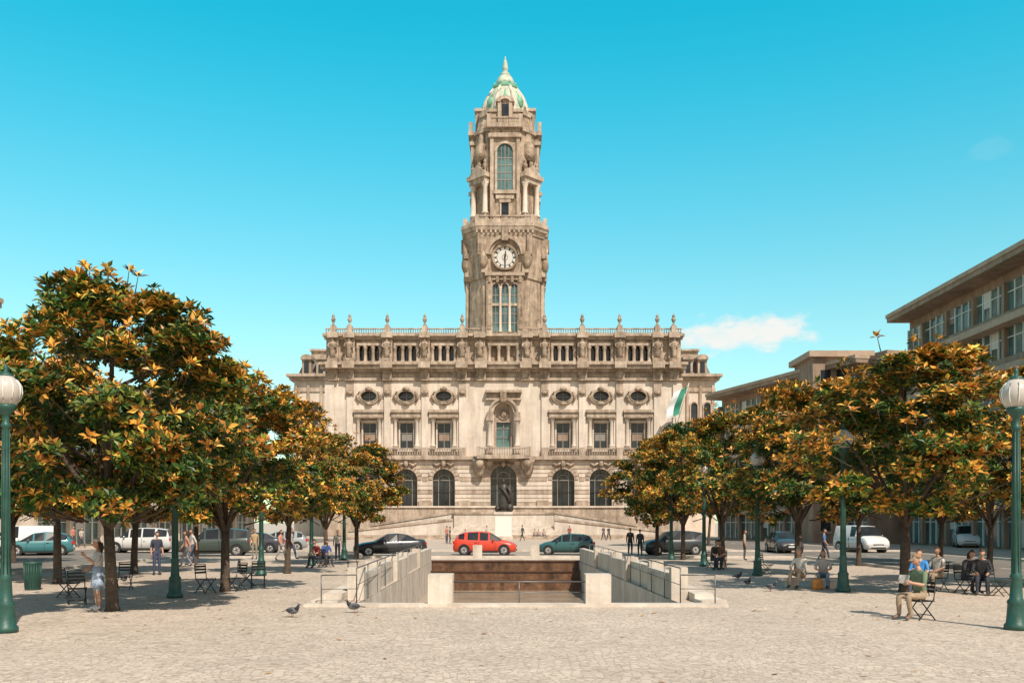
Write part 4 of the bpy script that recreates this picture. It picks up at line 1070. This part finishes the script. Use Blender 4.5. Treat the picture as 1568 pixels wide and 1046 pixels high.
def tm(i,px,py,H,RX,rot): tree(TM[i],px,gD(py),H,RX,8.0,2.6,rot)
tm(0,88,893,8.0,2.7,.3); tm(1,345,905,7.0,2.75,1.9); tm(2,440,878,7.2,2.35,3.1); tm(3,500,864,6.8,2.3,.8); tm(1,546,856,7.0,2.6,4.4)
tm(2,205,878,7.3,2.7,2.4); tm(3,-30,884,7.8,2.7,5.1); tm(0,300,862,7.4,2.6,3.7); tm(1,20,862,7.6,2.7,.7)
tm(1,1386,906,7.6,3.15,2.6); tm(2,1600,898,7.3,2.6,.2); tm(3,1515,872,7.2,2.5,3.3); tm(0,1222,881,7.6,2.85,1.0); tm(2,1315,866,7.4,2.3,4.0)
tm(3,1108,867,7.6,2.35,5.5); tm(1,1046,857,7.5,2.5,.9); tm(0,1006,852.5,7.1,2.5,2.2); tm(2,1440,862,7.4,2.6,1.4)
tree(TG,1045,80,11.0,3.3,10,3.2,1.0,'evergreen_tree'); tree(TG,1085,84,10.0,3.2,10,3.2,2.0,'evergreen_tree')
mb = MB(); lm = [mat('dry_leaf_a',(.40,.18,.05),.7),mat('dry_leaf_b',(.28,.12,.04),.7),mat('dry_leaf_c',(.5,.3,.1),.7)]
for k in range(460):
    y = R.uniform(10.5,46); x = R.uniform(-1,1)*y*.6
    if abs(x) < 5.3 and y > 22.5: continue
    if y < 19 and R.random() < .68: continue
    a = R.uniform(0,6.28); s_ = R.uniform(.05,.10); c,sn = math.cos(a),math.sin(a)
    pts = [(-s_,0,.006),(0,-s_*.42,.014),(s_,0,.03),(0,s_*.42,.018)]
    mb.add([(x+p[0]*c-p[1]*sn,y+p[0]*sn+p[1]*c,p[2]) for p in pts],[(0,1,2),(0,2,3)],R.choice(lm))
mb.build('fallen_leaves',fixn=False)

# ------------------------------------------------------------ world, sun, camera
az = Vector((.42,-.91)).normalized(); EL = math.radians(50)
v = Vector((az.x*math.cos(EL),az.y*math.cos(EL),math.sin(EL)))
w = bpy.data.worlds.new('World'); sc.world = w; w.use_nodes = True
n, l = w.node_tree.nodes, w.node_tree.links
bg = n['Background']; sky = n.new('ShaderNodeTexSky'); sky.sky_type = 'NISHITA'; sky.sun_disc = False
sky.sun_elevation = EL; sky.sun_rotation = math.atan2(az.x,az.y); sky.air_density = 1.0; sky.dust_density = .6; sky.ozone_density = 1.0
tc = n.new('ShaderNodeTexCoord')
# sky tint: deep cyan away from the sun, paler near the horizon
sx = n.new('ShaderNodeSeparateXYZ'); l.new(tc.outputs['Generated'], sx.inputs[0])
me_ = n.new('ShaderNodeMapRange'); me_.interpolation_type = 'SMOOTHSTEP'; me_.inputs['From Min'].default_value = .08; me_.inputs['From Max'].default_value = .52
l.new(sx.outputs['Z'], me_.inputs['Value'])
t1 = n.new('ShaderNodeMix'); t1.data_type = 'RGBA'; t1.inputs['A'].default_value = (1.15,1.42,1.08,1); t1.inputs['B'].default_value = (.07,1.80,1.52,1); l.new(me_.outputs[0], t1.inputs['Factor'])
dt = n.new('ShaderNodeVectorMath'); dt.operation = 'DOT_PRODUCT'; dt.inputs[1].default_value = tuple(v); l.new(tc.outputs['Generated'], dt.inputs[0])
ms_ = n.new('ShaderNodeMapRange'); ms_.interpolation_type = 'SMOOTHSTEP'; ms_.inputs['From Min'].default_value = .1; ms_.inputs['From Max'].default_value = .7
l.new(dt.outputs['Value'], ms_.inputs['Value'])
t2 = n.new('ShaderNodeMix'); t2.data_type = 'RGBA'; t2.inputs['B'].default_value = (1.12,.88,.68,1); l.new(ms_.outputs[0], t2.inputs['Factor']); l.new(t1.outputs['Result'], t2.inputs['A'])  # warm tint added to the unseen sun side and zenith, keeps ambient light neutral
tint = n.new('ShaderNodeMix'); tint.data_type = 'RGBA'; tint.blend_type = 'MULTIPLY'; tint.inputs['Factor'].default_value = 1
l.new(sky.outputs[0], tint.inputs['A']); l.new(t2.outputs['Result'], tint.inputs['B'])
def cloud(prev, c, sx, sz, amt, seed):
    sub = n.new('ShaderNodeVectorMath'); sub.operation = 'SUBTRACT'; sub.inputs[1].default_value = c; l.new(tc.outputs['Generated'], sub.inputs[0])
    ml = n.new('ShaderNodeVectorMath'); ml.operation = 'MULTIPLY'; ml.inputs[1].default_value = (1/sx,1/.25,1/sz); l.new(sub.outputs[0], ml.inputs[0])
    ln = n.new('ShaderNodeVectorMath'); ln.operation = 'LENGTH'; l.new(ml.outputs[0], ln.inputs[0])
    mp = n.new('ShaderNodeMapping'); mp.inputs['Scale'].default_value = (30,30,60); mp.inputs['Location'].default_value = (seed,0,0); l.new(tc.outputs['Generated'], mp.inputs[0])
    no = n.new('ShaderNodeTexNoise'); no.inputs['Scale'].default_value = 1; no.inputs['Detail'].default_value = 7; no.inputs['Roughness'].default_value = .6; l.new(mp.outputs[0], no.inputs[0])
    a = n.new('ShaderNodeMath'); a.operation = 'MULTIPLY_ADD'; a.inputs[1].default_value = -2.2; l.new(no.outputs['Fac'], a.inputs[0]); l.new(ln.outputs['Value'], a.inputs[2])
    mr = n.new('ShaderNodeMapRange'); mr.interpolation_type = 'SMOOTHSTEP'
    mr.inputs['From Min'].default_value = -.1; mr.inputs['From Max'].default_value = -.8; mr.inputs['To Max'].default_value = amt; l.new(a.outputs[0], mr.inputs['Value'])
    mx = n.new('ShaderNodeMix'); mx.data_type = 'RGBA'; l.new(mr.outputs[0], mx.inputs['Factor']); l.new(prev, mx.inputs['A']); mx.inputs['B'].default_value = (6.3,6.2,5.9,1)
    return mx.outputs['Result']
def dirn(px,py): return tuple(Vector(((px-CX)/F,1,(HY-py)/F)).normalized())
o = cloud(tint.outputs['Result'], dirn(1140,513), .078,.023,.95,1)
o = cloud(o, dirn(1505,232), .02,.014,.05,5)
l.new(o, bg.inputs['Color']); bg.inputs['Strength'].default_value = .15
sd = bpy.data.lights.new('sun','SUN'); sd.energy = 5.0; sd.angle = math.radians(.5); sd.color = (1,.915,.79)
so = bpy.data.objects.new('sun', sd); sc.collection.objects.link(so)
so.rotation_euler = v.to_track_quat('Z','Y').to_euler(); so.location = (20,-20,60)
cd = bpy.data.cameras.new('camera'); co = bpy.data.objects.new('camera', cd); sc.collection.objects.link(co)
cd.sensor_width = 36; cd.lens = 36*F/1568; cd.shift_y = (HY-523)/1568; cd.clip_end = 5000; cd.clip_start = .1
co.location = (0,0,CH); co.rotation_euler = (math.pi/2,0,0); sc.camera = co
